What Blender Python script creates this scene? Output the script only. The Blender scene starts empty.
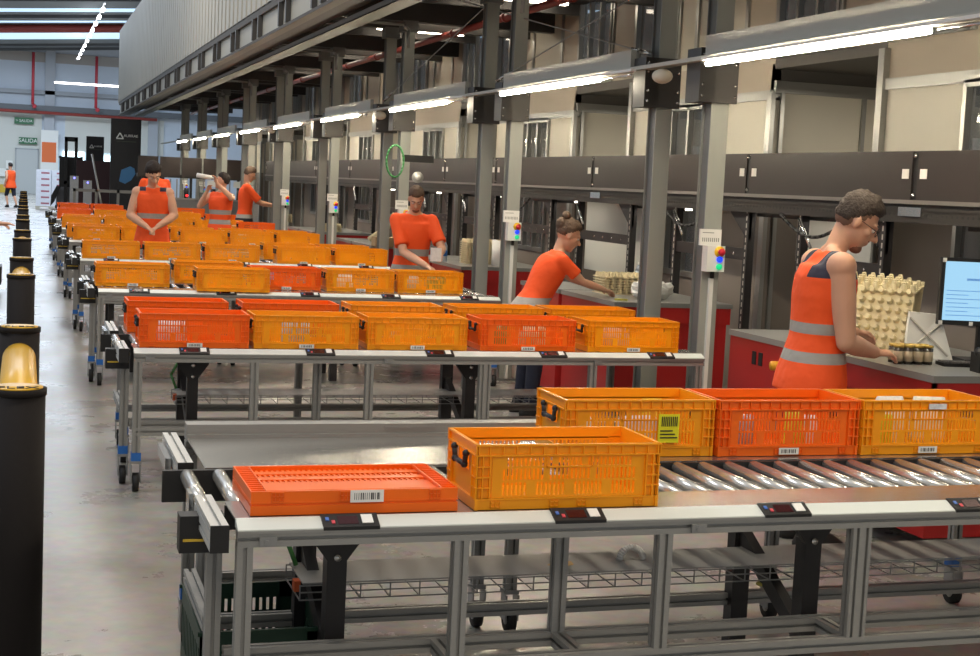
import bpy, math, random
from mathutils import Vector, Matrix, Quaternion, noise as mnoise
random.seed(7)
C = bpy.context.scene.collection
PI = math.pi
sc = bpy.context.scene
sc.view_settings.view_transform = 'Standard'
sc.view_settings.look = 'None'
sc.view_settings.gamma = 1
sc.view_settings.use_curve_mapping = False
sc.view_settings.exposure = 0.2
sc.cycles.max_bounces = 7
sc.cycles.diffuse_bounces = 4
sc.cycles.glossy_bounces = 3
sc.cycles.transparent_max_bounces = 8
sc.cycles.caustics_reflective = False
sc.cycles.caustics_refractive = False
sc.cycles.sample_clamp_indirect = 6

# ------------------------------------------------------------------ camera
FPX = 1447.87
yaw, pitch, roll = [math.radians(a) for a in (18.0003, 5.5623, 2.6843)]
cy, sy = math.cos(yaw), math.sin(yaw)
F = Vector((sy*math.cos(pitch), cy*math.cos(pitch), -math.sin(pitch)))
r0 = Vector((cy, -sy, 0)); u0 = r0.cross(F)
RT = math.cos(roll)*r0 + math.sin(roll)*u0
UP = -math.sin(roll)*r0 + math.cos(roll)*u0
cd = bpy.data.cameras.new('camera'); cam = bpy.data.objects.new('camera', cd); C.objects.link(cam)
m = Matrix(((RT.x, UP.x, -F.x), (RT.y, UP.y, -F.y), (RT.z, UP.z, -F.z))).to_4x4()
cam.matrix_world = Matrix.Translation((0, 0, 1.76)) @ m
cd.sensor_width = 36; cd.lens = FPX*36/980; cd.clip_start = .05; cd.clip_end = 400
sc.camera = cam

# ------------------------------------------------------------------ materials
def srgb(h):
    if isinstance(h, str):
        h = h.lstrip('#'); c = [int(h[i:i+2], 16)/255 for i in (0, 2, 4)]
    else: c = h
    return tuple((x/12.92 if x <= .04045 else ((x+.055)/1.055)**2.4) for x in c) + (1,)
MATS = {}
def mat(name, col, rough=.5, metal=0, var=0, scale=20, emis=0, alpha=1, trans=0, bump=0, stretch=(1, 1, 1), coat=0, sub=0, spec=.5):
    if name in MATS: return MATS[name]
    m = bpy.data.materials.new(name); m.use_nodes = True; nt = m.node_tree; N = nt.nodes; L = nt.links
    b = N['Principled BSDF']; c = srgb(col)
    b.inputs['Base Color'].default_value = c; b.inputs['Roughness'].default_value = rough; b.inputs['Metallic'].default_value = metal
    b.inputs['Specular IOR Level'].default_value = spec
    if emis: b.inputs['Emission Color'].default_value = c; b.inputs['Emission Strength'].default_value = emis
    if alpha < 1: b.inputs['Alpha'].default_value = alpha
    if trans: b.inputs['Transmission Weight'].default_value = trans
    if coat: b.inputs['Coat Weight'].default_value = coat
    if sub:
        b.inputs['Subsurface Weight'].default_value = sub; b.inputs['Subsurface Scale'].default_value = .02
        b.inputs['Subsurface Radius'].default_value = (1, .4, .2)
    if var or bump:
        tc = N.new('ShaderNodeTexCoord'); mp = N.new('ShaderNodeMapping'); mp.inputs['Scale'].default_value = stretch
        no = N.new('ShaderNodeTexNoise'); no.inputs['Scale'].default_value = scale; no.inputs['Detail'].default_value = 4
        L.new(tc.outputs['Object'], mp.inputs['Vector']); L.new(mp.outputs['Vector'], no.inputs['Vector'])
        if var:
            mx = N.new('ShaderNodeMix'); mx.data_type = 'RGBA'
            mx.inputs['A'].default_value = tuple(v*(1-var) for v in c[:3])+(1,)
            mx.inputs['B'].default_value = tuple(min(1, v*(1+var)) for v in c[:3])+(1,)
            L.new(no.outputs['Fac'], mx.inputs['Factor']); L.new(mx.outputs['Result'], b.inputs['Base Color'])
        if bump:
            bp = N.new('ShaderNodeBump'); bp.inputs['Strength'].default_value = bump; bp.inputs['Distance'].default_value = .01
            L.new(no.outputs['Fac'], bp.inputs['Height']); L.new(bp.outputs['Normal'], b.inputs['Normal'])
    MATS[name] = m; return m
ALU = mat('brushed_aluminium', '#9d9c98', .42, .45, .08, 30, stretch=(1, 1, 8))
ALUD = mat('grooved_aluminium', '#a2a19d', .42, .7)
STEEL = mat('polished_steel', '#d8d8d6', .2, 1)
ROLL = mat('roller_zinc', '#d6d2ca', .26, .75)
PLATE = mat('steel_plate', '#c4c3bf', .24, .9, .05, 6, stretch=(1, 8, 1))
ZINC = mat('zinc_mesh', '#9a9a98', .4, .6)
TRAYC = mat('tray_cover_zinc', '#a9a8a4', .45, .25, .06, 4)
BLACK = mat('black_plastic', '#1b1a1a', .5)
BLACKM = mat('black_powder_coat', '#221f1f', .45)
CAPM = mat('pale_cap_strip', '#dfe3dc', .4)
BLUE = mat('blue_sleeve', '#2566b4', .4)
RUB = mat('black_rubber', '#161616', .7)
YEL = mat('yellow_strip', '#d9b53a', .5)
WHITE = mat('white_paint', '#ecebe4', .5)
PAPER = mat('white_paper', '#f2f0ea', .7)
INK = mat('black_ink', '#1f1f22', .7)
DISP = mat('dark_red_display', '#3c1216', .2)
BTNW = mat('white_button', '#f4f2ec', .35)
REDB = mat('red_button', '#e0283c', .35)
BLUB = mat('blue_button', '#1a3df0', .3, emis=1.2)
GRNB = mat('green_button', '#10b070', .3, emis=1.0)
COLS = mat('grey_painted_steel', '#7b7c79', .42, .15, .05, 3)
COLF = mat('grey_steel_lit_face', '#a3a59d', .4, .1, .04, 3)  # lighter copy of the column steel, lit look painted on its front flange
DKST = mat('dark_grey_steel', '#4a4846', .45, .2, .08, 4)
BEAM = mat('grey_beam_paint', '#b6b4aa', .5, .1, .05, 3)
PANEL = mat('brown_black_panel', '#2f2725', .45, .1, .1, 2)
CHAN = mat('dark_channel_steel', '#35322f', .45, .3)
LIP = mat('lip_steel', '#8c8883', .4, .5)
REDD = mat('red_desk_paint', '#b42422', .38, 0, .06, 3)
TOPG = mat('grey_desk_top', '#8d8c88', .35, .1, .05, 8)
PIPE = mat('red_pipe_paint', '#9c4038', .4)
GREEN = mat('green_crate_plastic', '#0c3322', .5)
PULP = mat('moulded_pulp', '#d9cba4', .9, 0, .12, 25, bump=.4)
CARD = mat('cardboard', '#a98a62', .85, 0, .08, 15)
NAVY = mat('navy_cloth', '#1e2131', .85)
SHOE = mat('dark_shoe', '#24221f', .7)
TUBE = mat('light_tube', '#fff1d6', .3, emis=120)
CREAM = mat('cream_wall_panel', '#e2dccb', .5, 0, .04, 2)
BEIGE = mat('beige_wall_panel', '#aba08f', .55, 0, .05, 2)
GREYW = mat('grey_wall_panel', '#857b72', .5, 0, .06, 2)
GLASS = mat('window_glass', '#6a7076', .06, 0, alpha=.45)
FRAME = mat('silver_frame', '#a8a8a3', .3, .7)

# ------------------------------------------------------------------ mesh builder
class MB:
    def __init__(s): s.v = []; s.f = []; s.m = []; s.xf = None
    def _add(s, vs, fs, mi=0):
        o = len(s.v)
        if s.xf is not None: vs = [s.xf @ Vector(v) for v in vs]
        s.v += [tuple(v) for v in vs]; s.f += [tuple(i+o for i in f) for f in fs]; s.m += [mi]*len(fs)
        return s
    def box(s, x0, x1, y0, y1, z0, z1, mi=0):
        return s._add([(x0, y0, z0), (x1, y0, z0), (x1, y1, z0), (x0, y1, z0), (x0, y0, z1), (x1, y0, z1), (x1, y1, z1), (x0, y1, z1)],
                      [(0, 3, 2, 1), (4, 5, 6, 7), (0, 1, 5, 4), (1, 2, 6, 5), (2, 3, 7, 6), (3, 0, 4, 7)], mi)
    def prism(s, poly, axis, a, b, mi=0):
        # poly in the plane across axis: x -> (y,z), y -> (x,z), z -> (x,y)
        def P(p, t):
            return (t, p[0], p[1]) if axis == 'x' else ((p[0], t, p[1]) if axis == 'y' else (p[0], p[1], t))
        n = len(poly)
        vs = [P(p, a) for p in poly]+[P(p, b) for p in poly]
        fs = [tuple(range(n))[::-1], tuple(range(n, 2*n))]+[(i, (i+1) % n, n+(i+1) % n, n+i) for i in range(n)]
        return s._add(vs, fs, mi)
    def cyl(s, p0, p1, r0, r1=None, n=12, mi=0, caps=True):
        r1 = r0 if r1 is None else r1
        p0 = Vector(p0); p1 = Vector(p1); d = (p1-p0).normalized()
        a = d.orthogonal().normalized(); b = d.cross(a)
        vs = [p0+(a*math.cos(2*PI*i/n)+b*math.sin(2*PI*i/n))*r0 for i in range(n)]+[p1+(a*math.cos(2*PI*i/n)+b*math.sin(2*PI*i/n))*r1 for i in range(n)]
        fs = [(i, (i+1) % n, n+(i+1) % n, n+i) for i in range(n)]
        if caps: fs += [tuple(range(n))[::-1], tuple(range(n, 2*n))]
        return s._add(vs, fs, mi)
    def path(s, pts, r, n=8, mi=0):
        for a, b in zip(pts, pts[1:]): s.cyl(a, b, r, r, n, mi)
        for p in pts[1:-1]: s.ball(p, r, n, mi=mi)
        return s
    def ball(s, c, r, n=10, mi=0, rot=None):
        if not hasattr(r, '__len__'): r = (r, r, r)
        c = Vector(c); k = max(4, n//2+1); vs = []; fs = []
        R = rot or Matrix.Identity(3)
        vs.append(c+R @ Vector((0, 0, r[2])))
        for j in range(1, k):
            t = PI*j/k
            for i in range(n):
                p = 2*PI*i/n; vs.append(c+R @ Vector((r[0]*math.sin(t)*math.cos(p), r[1]*math.sin(t)*math.sin(p), r[2]*math.cos(t))))
        vs.append(c+R @ Vector((0, 0, -r[2])))
        for i in range(n): fs.append((0, 1+i, 1+(i+1) % n))
        for j in range(k-2):
            for i in range(n):
                a = 1+j*n+i; b = 1+j*n+(i+1) % n; fs.append((a, a+n, b+n, b))
        e = len(vs)-1; q = 1+(k-2)*n
        for i in range(n): fs.append((q+i, e, q+(i+1) % n))
        return s._add(vs, fs, mi)
    def capsule(s, p0, p1, r0, r1, n=14):
        s.cyl(p0, p1, r0, r1, n); s.ball(p0, r0*1.0, n); s.ball(p1, r1*1.0, n); return s
    def loft(s, rings, n=20, mi=0, power=2.3):
        # rings: (centre, side axis vector, front axis vector) with radii baked into the axes
        vs = []; fs = []
        for c, a, b in rings:
            c = Vector(c); a = Vector(a); b = Vector(b)
            for i in range(n):
                t = 2*PI*i/n; ct, st = math.cos(t), math.sin(t)
                vs.append(c+a*math.copysign(abs(ct)**(2/power), ct)+b*math.copysign(abs(st)**(2/power), st))
        for j in range(len(rings)-1):
            for i in range(n):
                p = j*n+i; q = j*n+(i+1) % n; fs.append((p, q, q+n, p+n))
        fs.append(tuple(range(n))[::-1]); e = (len(rings)-1)*n; fs.append(tuple(range(e, e+n)))
        return s._add(vs, fs, mi)
    def profile(s, axis, a, b, c0, c1, d0, d1, nc=1, nd=1, mi=0, g=.011, dp=.012):
        # slotted extrusion along axis with nc/nd grooves on the sides
        P = []
        def side(p, q, n, inw):
            p = Vector(p); q = Vector(q); d = (q-p); L = d.length; d.normalize(); inw = Vector(inw); P.append(p)
            for k in range(n):
                c = p+d*L*(k+.5)/n
                P.extend([c-d*g/2, c-d*g/2+inw*dp, c+d*g/2+inw*dp, c+d*g/2])
        side((c0, d0), (c1, d0), nc, (0, 1)); side((c1, d0), (c1, d1), nd, (-1, 0)); side((c1, d1), (c0, d1), nc, (0, -1)); side((c0, d1), (c0, d0), nd, (1, 0))
        s.prism([tuple(p) for p in P], axis, a, b, mi)
        return s
    def mesh(s, name, mats, smooth=False):
        me = bpy.data.meshes.new(name); me.from_pydata(s.v, [], s.f)
        for mm in (mats if isinstance(mats, (list, tuple)) else [mats]): me.materials.append(mm)
        me.polygons.foreach_set('material_index', s.m)
        if smooth: me.polygons.foreach_set('use_smooth', [True]*len(s.f))
        me.update(); return me
    def build(s, name, mats, parent=None, smooth=False, loc=None, label=None):
        o = bpy.data.objects.new(name, s.mesh(name, mats, smooth)); C.objects.link(o)
        if parent: o.parent = parent
        if loc: o.location = loc
        if label: o['label'] = label
        return o
def tag(o, label, cat, group=None):
    o['label'] = label; o['category'] = cat
    if group: o['group'] = group
    return o
def thing(name, label, cat, loc=(0, 0, 0), rz=0, group=None):
    o = bpy.data.objects.new(name, None); C.objects.link(o); o.location = loc; o.rotation_euler = (0, 0, rz)
    o.empty_display_size = .1
    return tag(o, label, cat, group)
def struct(name, mb, mats, smooth=False):
    o = mb.build(name, mats, None, smooth); o['kind'] = 'structure'; return o
KIDS = {}
def children(o): return [c for c in bpy.data.objects if c.parent is o]
def dup(root, loc, rz=None, label=None, group=None, skip=()):
    r = root.copy(); C.objects.link(r); r.location = loc
    if rz is not None: r.rotation_euler = (0, 0, rz)
    if label: r['label'] = label
    if group: r['group'] = group
    kids = KIDS.get(root.name)
    if kids is None:
        kids = [(c, [(g, children(g)) for g in children(c)]) for c in children(root)]; KIDS[root.name] = kids
    for c, gs in kids:
        if c.name in skip: continue
        k = c.copy(); C.objects.link(k); k.parent = r
        for g, hs in gs:
            q = g.copy(); C.objects.link(q); q.parent = k
    return r
ORD = ['first', 'second', 'third', 'fourth', 'fifth', 'sixth', 'seventh', 'eighth', 'ninth', 'tenth', 'eleventh', 'twelfth']
def text_mesh(name, txt, size, mt, parent, matrix, ext=.001):
    cu = bpy.data.curves.new(name, 'FONT'); cu.body = txt; cu.size = size; cu.extrude = ext; cu.align_x = 'CENTER'; cu.align_y = 'CENTER'
    to = bpy.data.objects.new('tmp_text', cu); C.objects.link(to)
    me = bpy.data.meshes.new_from_object(to.evaluated_get(bpy.context.evaluated_depsgraph_get()))
    bpy.data.objects.remove(to); me.materials.clear(); me.materials.append(mt); me.transform(matrix)
    o = bpy.data.objects.new(name, me); C.objects.link(o)
    if parent: o.parent = parent
    return o
FACE_MY = Matrix.Rotation(PI/2, 4, 'X')                      # text lying in XY turned to face -Y
#@@SETTING
# ------------------------------------------------------------------ setting: floor, walls, ceiling
def floor_mat():
    m = bpy.data.materials.new('polished_concrete'); m.use_nodes = True; N = m.node_tree.nodes; L = m.node_tree.links; b = N['Principled BSDF']
    tc = N.new('ShaderNodeTexCoord')
    n1 = N.new('ShaderNodeTexNoise'); n1.inputs['Scale'].default_value = 1.1; n1.inputs['Detail'].default_value = 7; n1.inputs['Roughness'].default_value = .65
    n2 = N.new('ShaderNodeTexNoise'); n2.inputs['Scale'].default_value = 14; n2.inputs['Detail'].default_value = 5
    L.new(tc.outputs['Object'], n1.inputs['Vector']); L.new(tc.outputs['Object'], n2.inputs['Vector'])
    r = N.new('ShaderNodeValToRGB'); r.color_ramp.elements[0].position = .3; r.color_ramp.elements[1].position = .7
    r.color_ramp.elements[0].color = srgb('#7f7b75'); r.color_ramp.elements[1].color = srgb('#a39e96')
    L.new(n1.outputs['Fac'], r.inputs['Fac'])
    mx = N.new('ShaderNodeMix'); mx.data_type = 'RGBA'; mx.blend_type = 'OVERLAY'; mx.inputs['Factor'].default_value = .35
    L.new(r.outputs['Color'], mx.inputs['A']); L.new(n2.outputs['Color'], mx.inputs['B'])
    L.new(mx.outputs['Result'], b.inputs['Base Color'])
    mr = N.new('ShaderNodeMapRange'); mr.inputs['To Min'].default_value = .16; mr.inputs['To Max'].default_value = .42
    L.new(n1.outputs['Fac'], mr.inputs['Value']); L.new(mr.outputs['Result'], b.inputs['Roughness'])
    bp = N.new('ShaderNodeBump'); bp.inputs['Strength'].default_value = .08; bp.inputs['Distance'].default_value = .01
    L.new(n2.outputs['Fac'], bp.inputs['Height']); L.new(bp.outputs['Normal'], b.inputs['Normal'])
    return m
struct('floor', MB().box(-14, 16, -6, 110, -.2, 0), floor_mat())
# far wall of the hall
CONC = mat('pale_concrete_wall', '#d3dae4', .7, 0, .05, .6)
CONC2 = mat('white_wall_cladding', '#d9d8d0', .6, 0, .03, .5)
LEDGE = mat('grey_ledge', '#a2a5aa', .6)
OPEN = mat('daylit_doorway', '#dffaff', .5, emis=2.2)
w = MB(); w.box(-20, 30, 96, 96.4, 0, 12)
struct('wall_back', w, CONC)
w = MB(); w.box(-14, 1.0, 95.9, 96, 0, 5.0); w.box(2.4, 8.5, 95.9, 96, 2.75, 5.0); struct('trim_lower_cladding', w, CONC2)
w = MB(); w.box(-14, 14, 95.6, 96, 6.2, 6.45); w.box(-14, 14, 95.3, 96, 5.15, 5.5, 1); w.box(-14, 14, 95.9, 96, 8.2, 8.8, 2); struct('trim_wall_ledges', w, [LEDGE, mat('dark_ledge', '#63666a', .5), mat('beige_band', '#b3aba4', .6)])
w = MB()
for x in (-9.2, 1.15, 7.5): w.box(x, x+.6, 95.6, 96, 0, 9)
struct('trim_wall_pillars', w, mat('pillar_grey', '#b4b7bd', .6))
w = MB(); w.box(2.3, 3.6, 95.85, 95.95, 0, 2.75); struct('door_opening_left', w, OPEN)
w = MB(); w.box(4.3, 6.2, 95.85, 95.95, 0, 2.6); struct('door_opening_right', w, OPEN)
w = MB(); w.box(-.49, .78, 95.8, 95.95, .0, 2.73); w.box(-.55, -.49, 95.78, 95.95, 0, 2.8, 1); w.box(.78, .84, 95.78, 95.95, 0, 2.8, 1); w.box(-.55, .84, 95.78, 95.95, 2.73, 2.8, 1)
struct('door_1', w, [mat('grey_door', '#c2c4c2', .5), LEDGE])
# roof over the far end of the hall
def tilt(w): w.v = [(x, y, z+.078*(x-1.5)) for x, y, z in w.v]
SKY = mat('skylight_sheet', '#c2e0fb', .5, emis=.85)
ROOF = mat('roof_sheet', '#77797b', .6, .1)
w = MB()
for a, b_ in ((40, 70.6), (72.4, 76.6), (77.8, 81.7), (88, 92.6), (93.3, 98)): w.box(-24, 30, a, b_, 9, 9.15)
tilt(w); struct('ceiling', w, ROOF)
w = MB()
for a, b_ in ((70.6, 72.4), (76.6, 77.8), (81.7, 88), (92.6, 93.3)): w.box(-24, 30, a, b_, 9.02, 9.1)
tilt(w); struct('ceiling_skylights', w, SKY)
w = MB()
for y in (66.0, 73.6, 91.0, 94.2): w.box(-24, 30, y, y+.25, 8.85, 9, 0)
tilt(w); struct('trim_purlins', w, mat('purlin_grey', '#5f6163', .6))
struct('wall_left', MB().box(-14.3, -14, -6, 96, 0, 2.2), CONC2)
tag(MB().cyl((-20, 78.6, 7.13), (12, 78.6, 9.6), .22, n=12).build('fire_pipe', PIPE, smooth=True), 'thick dark red pipe running across under the far roof beside the skylight', 'pipe')
tag(MB().cyl((-20, 95.1, 5.2), (8, 95.1, 5.0), .1, n=10).build('fire_pipe', PIPE, smooth=True), 'long red pipe crossing the back wall below its ledge', 'pipe')
for x, d in ((.43, 'left one, above the exit door'), (4.2, 'right one, near the banner')):
    g = MB(); g.cyl((x, 94.8, 5.5), (x, 94.8, 8.7), .09, n=8); g.ball((x+.1, 94.7, 5.4), .14)
    tag(g.build('drop_pipe', mat('bright_red_pipe', '#c8414c', .4), smooth=True), 'thin red drop pipe hanging on the back wall, the '+d, 'pipe')
t = thing('lighting_rail', 'string of bright lamps hung diagonally along the roof towards the back wall', 'light', (2.92, 60, 8.2))
MB().box(-.03, .03, 0, 32, 0, .05).build('rail', WHITE, t)
lampm = mat('high_lamp', '#ffffff', .5, emis=5)
for k in range(10): MB().box(-.07, .07, 1+k*3.1, 2.0+k*3.1, -.10, -.03).build('lamp', lampm, t)
t = thing('strip_lamp', 'long white strip lamp hanging level before the back wall', 'light', (1.5, 84, 6.3)); MB().box(0, 4.6, -.05, .05, 0, .1).build('tube', lampm, t); MB().cyl((3.6, 0, .1), (3.6, 0, 2.5), .03).build('hanger', ZINC, t)
# signs on the back wall
SG = mat('sign_green', '#2f6b45', .5)
for (x, z, wd, txt, lb) in ((.19, 3.28, 1.1, 'SALIDA', 'green exit sign with white capitals just above the grey door'), (-.06, 4.5, 1.15, '> SALIDA', 'smaller green wall sign with white capitals high above the exit sign')):
    t = thing('exit_sign', lb, 'sign', (x, 95.7, z)); MB().box(-wd/2, wd/2, -.03, .0, -.2, .2).build('board', SG, t)
    text_mesh('lettering', txt, .34 if len(txt) < 7 else .24, WHITE, t, Matrix.Translation((0, -.04, 0)) @ FACE_MY)
t = thing('wall_poster', 'white and orange poster on the back wall right of the exit door', 'poster', (1.45, 95.5, 2.0)); MB().box(-.5, .55, -.03, 0, -.5, 2).build('sheet', PAPER, t)
MB().box(-.43, .43, -.05, -.03, 0, 1.25).build('print', mat('poster_orange', '#e8743c', .6), t)
for k, (x, z) in enumerate(((-1.1, 1.5), (-1.5, 1.0), (-.95, .85))):
    tag(MB().box(x, x+.4, 95.7, 95.75, z, z+.5).build('notice', PAPER), 'pale notice sheet on the back wall behind the walking person, '+['upper one', 'lower left one', 'lower right one'][k], 'notice')
tag(MB().box(-3, -.6, 95.6, 95.75, 0, .5).build('wall_guard', YEL), 'yellow guard strip at the foot of the back wall', 'guard')

# mezzanine edge: corrugated cladding, grey beam, underside
def corr():
    P = []; y = -3.0
    g = MB()
    poly = []
    while y < 48.5:
        poly += [(2.86, y), (2.86, y+.28), (2.93, y+.30), (2.93, y+.40), (2.86, y+.42)]; y += .44
    poly = poly+[(3.0, y), (3.0, -3.0)]; poly = poly
    # strip of quads (open sheet with thickness)
    vs = []; fs = []
    front = poly[:-2]
    for (x, yy) in front: vs += [(x, yy, 3.90), (x, yy, 6.2), (x+.04, yy, 3.90), (x+.04, yy, 6.2)]
    for i in range(len(front)-1):
        a = i*4; b = a+4; fs += [(a, a+1, b+1, b), (a+2, b+2, b+3, a+3), (a+1, a+3, b+3, b+1), (a, b, b+2, a+2)]
    g._add(vs, fs); return g
struct('wall_mezzanine', corr(), mat('corrugated_sheet', '#b5b2a6', .5, .1, .06, 1))
w = MB(); w.box(2.95, 5.2, 48.2, 48.4, 3.9, 6.2); struct('wall_mezzanine_end', w, mat('mezz_end', '#a7aaa6', .5))
w = MB(); w.box(2.86, 2.95, -3, 48.5, 3.82, 3.92, 1); w.box(2.9, 2.94, -3, 48.5, 3.52, 3.82)
for k in range(24):
    w.box(2.84, 2.9, -2+2.1*k, -1.93+2.1*k, 3.54, 3.82, 2); w.box(2.84, 2.9, -1.5+2.1*k, -1.43+2.1*k, 3.54, 3.82, 2)
w.box(2.84, 2.96, -3, 48.5, 3.49, 3.525, 1)
struct('trim_mezzanine_beam', w, [BEAM, mat('beam_edge', '#4c4843', .6), DKST])
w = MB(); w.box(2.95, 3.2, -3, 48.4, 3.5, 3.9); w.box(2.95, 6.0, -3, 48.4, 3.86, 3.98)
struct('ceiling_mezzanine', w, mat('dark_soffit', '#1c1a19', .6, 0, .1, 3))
w = MB()
for k in range(12):
    for off in (8.52, 9.4):
        y = off+4.03*(k-2)
        if y < 46: w.box(2.96, 6.0, y-.07, y+.07, 3.62, 3.86)
for k in range(23): w.box(2.96, 6.0, -.5+2.015*k, -.44+2.015*k, 3.74, 3.86)
struct('trim_soffit_beams', w, DKST)
for k in range(9):
    y = 8.52+4.03*(k-1)
    g = MB(); g.path([(3.1, y-.25, 3.56), (4.1, y-.25, 3.56), (4.16, y-.25, 3.50), (4.16, y-.25, 3.3)], .02)
    tag(g.build('conduit', ZINC, smooth=True), 'thin grey conduit bending down beside a mezzanine column', 'conduit', 'conduits under the mezzanine')
# cable tray under the mezzanine edge
t = thing('cable_tray', 'long wire mesh cable tray hung under the mezzanine edge', 'tray', (3.2, 0, 3.40))
MB().box(0, .2, -2, 46, 0, .012).build('tray_bed', mat('tray_mesh', '#53554a', .5, .3, .2, 60), t)
MB().box(0, .006, -2, 46, 0, .06).box(.194, .2, -2, 46, 0, .06).build('tray_side', ZINC, t)
MB().path([(.05+.0, y, .03) for y in range(-2, 47, 4)], .018, 6).build('cable', mat('green_cable', '#5f6b46', .6), t)
# red sprinkler pipe
g = MB(); g.cyl((4.9, -2, 3.58), (4.9, 46, 3.58), .04, n=10)
for k in range(22): g.cyl((4.9, 1+2*k, 3.58), (4.9, 1.05+2*k, 3.58), .055, n=10)
tag(g.build('sprinkler_pipe', PIPE, smooth=True), 'red sprinkler pipe running along under the mezzanine behind the columns', 'pipe')

# ---- right hand cabins and upper wall (X = 6)
XW = 6.0
def frames(g, y0, y1, z0, z1, n, x=XW-.03):
    for i in range(n+1):
        y = y0+(y1-y0)*i/n; g.box(x, x+.05, y-.02, y+.02, z0, z1)
    g.box(x, x+.05, y0, y1, z1-.05, z1); g.box(x, x+.05, y0, y1, z0, z0+.05)
wl = MB(); wp = MB(); wf = MB(); wg = MB(); wd = MB(); wi = MB(); wb = MB()
bay = 4.625
for k in range(-1, 8):
    ye = 9.36+bay*k                 # far corner of a cabin
    ys = ye-2.95                    # near corner
    # side face, lower storey
    wp.box(XW, XW+.06, ye-1.0, ye, 1.85, 2.62); wp.box(XW, XW+.06, ys, ys+.85, 1.85, 2.62); wp.box(XW, XW+.06, ye-1.0, ye, 0, 1.85, 1); wp.box(XW, XW+.06, ys, ys+.85, 0, 1.85, 1)
    wp.box(XW, XW+.06, ys+.85, ye-1.0, 0, 1.0, 1)
    wg.box(XW+.02, XW+.03, ys+.85, ye-1.0, 1.0, 2.62)
    frames(wf, ys+.85, ye-1.0, 1.0, 2.62, 3)
    wf.box(XW-.05, XW+.08, ye-.04, ye+.04, 0, 2.9); wf.box(XW-.04, XW+.0, ys-.04, ys+.04, 0, 2.66)
    wf.box(XW-.03, XW+.06, ys, ye, 2.60, 2.68)
    wl.box(XW, XW+.06, ys, ye, 2.68, 2.95)
    # near face of the cabin (looks at -Y)
    wp.box(XW+.061, XW+3.2, ys+.001, ys+.06, 1.85, 2.66); wp.box(XW+.061, XW+3.2, ys+.001, ys+.06, 0, 1.85, 1); wd.box(XW, XW+3.2, ys, ys+.05, 2.76, 2.9)
    for x in (XW+.06, XW+.85, XW+1.15, XW+1.9): wf.box(x, x+.035, ys-.03, ys, 0, 2.66)
    wf.box(XW, XW+3.2, ys-.04, ys+.06, 2.66, 2.76)
    # soffit of the passage between cabins
    wd.box(XW+.0, XW+3.2, ye, ys+bay, 2.86, 2.95)
    # upper wall
    for j, (a, b_, kind) in enumerate(((0, .55, 'b'), (.62, 1.55, 'g'), (1.62, 2.1, 'b'), (2.16, 3.1, 'c'), (3.16, 3.5, 'c'), (3.56, 4.55, 'w'))):
        y0 = ys-1.6+a; y1 = ys-1.6+b_
        if kind in 'bc': (wb if kind == 'b' else wi).box(XW, XW+.06, y0, y1, 2.95, 4.6)
        else:
            wg.box(XW+.02, XW+.03, y0, y1, 2.95, 4.6); frames(wf, y0, y1, 2.95, 4.6, 3 if kind == 'g' else 2)
        wf.box(XW-.02, XW+.06, y1, y1+.06, 2.95, 4.6)
    wl.box(XW, XW+.05, ys-1.68, ys-1.6, 2.95, 4.6)
struct('wall_right_panels', wp, [CREAM, GREYW]); struct('wall_right_upper_beige', wb, BEIGE); struct('wall_right_upper_cream', wi, mat('upper_cream', '#bdb7a6', .5, 0, .04, 2))
struct('window_frames', wf, FRAME); struct('window_1', wg, GLASS); struct('wall_right_lintel', wl, BEIGE); struct('ceiling_passages', wd, mat('passage_soffit', '#55524e', .6))
w = MB(); w.box(9.2, 9.3, -2, 60, 0, 4.8); struct('wall_right_far', w, GREYW)
w = MB()
for k in range(20): w.box(6.9, 6.95, 2+2.3*k, 3.1+2.3*k, .2, 2.3)
struct('wall_cabin_cladding', w, mat('inner_sheet', '#b9bcc0', .35, .4))
#@@COLUMNS
# ------------------------------------------------------------------ steel columns
def column_parts(t, control):
    # I section, flanges face +-Y, web along Y
    g = MB(); h = 3.63
    g.box(-.06, .06, 0, .012, 0, h, 1); g.box(-.06, .06, .128, .14, 0, h); g.box(-.045, .045, .012, .128, 0, h)
    g.box(-.1, .1, -.04, .18, 0, .02); g.box(-.09, .09, -.03, .17, 3.5, h)
    g.build('post', [COLS, COLF], t)
    b = MB(); b.box(-.17, .10, -.03, -.006, 2.36, 2.70); b.box(-.17, -.06, -.03, .17, 2.36, 2.70)
    pl = b.build('bracket_plate', DKST, t)
    q = MB()
    for x in (-.15, .08):
        for z in (2.4, 2.47, 2.6, 2.66): q.cyl((x, -.03, z), (x, -.04, z), .009, n=8)
    q.build('bolt', STEEL, pl, True)
    if control:
        MB().box(-.095, .055, -.02, 0, 1.45, 1.555).build('notice_card', PAPER, t)
        n = MB()
        for i in range(9): n.box(-.08+i*.014, -.074+i*.014, -.022, -.019, 1.475, 1.50)
        n.box(-.08, .0, -.022, -.019, 1.53, 1.535).build('print', mat('grey_print', '#9a9a94', .7), t)
        cb = MB().box(-.065, .06, -.075, 0, 1.285, 1.45).build('control_box', WHITE, t)
        MB().cyl((.02, -.075, 1.413), (.02, -.082, 1.413), .036, n=20).build('yellow_ring', mat('button_yellow', '#f0c21e', .4), cb, True)
        MB().cyl((.02, -.08, 1.413), (.02, -.112, 1.413), .014, .024, n=20).build('emergency_button', REDB, cb, True)
        MB().cyl((.02, -.075, 1.365), (.02, -.09, 1.365), .019, n=20).build('push_button', BLUB, cb, True)
        MB().cyl((.02, -.075, 1.318), (.02, -.09, 1.318), .019, n=20).build('push_button', GRNB, cb, True)
        MB().cyl((.0, -.03, 1.285), (.0, -.03, 1.24), .014, n=10).build('cable_gland', BLACK, t, True)
        MB().box(-.013, .013, -.03, -.004, .02, 1.24).build('conduit', WHITE, t)
    return t
pos = []
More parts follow.
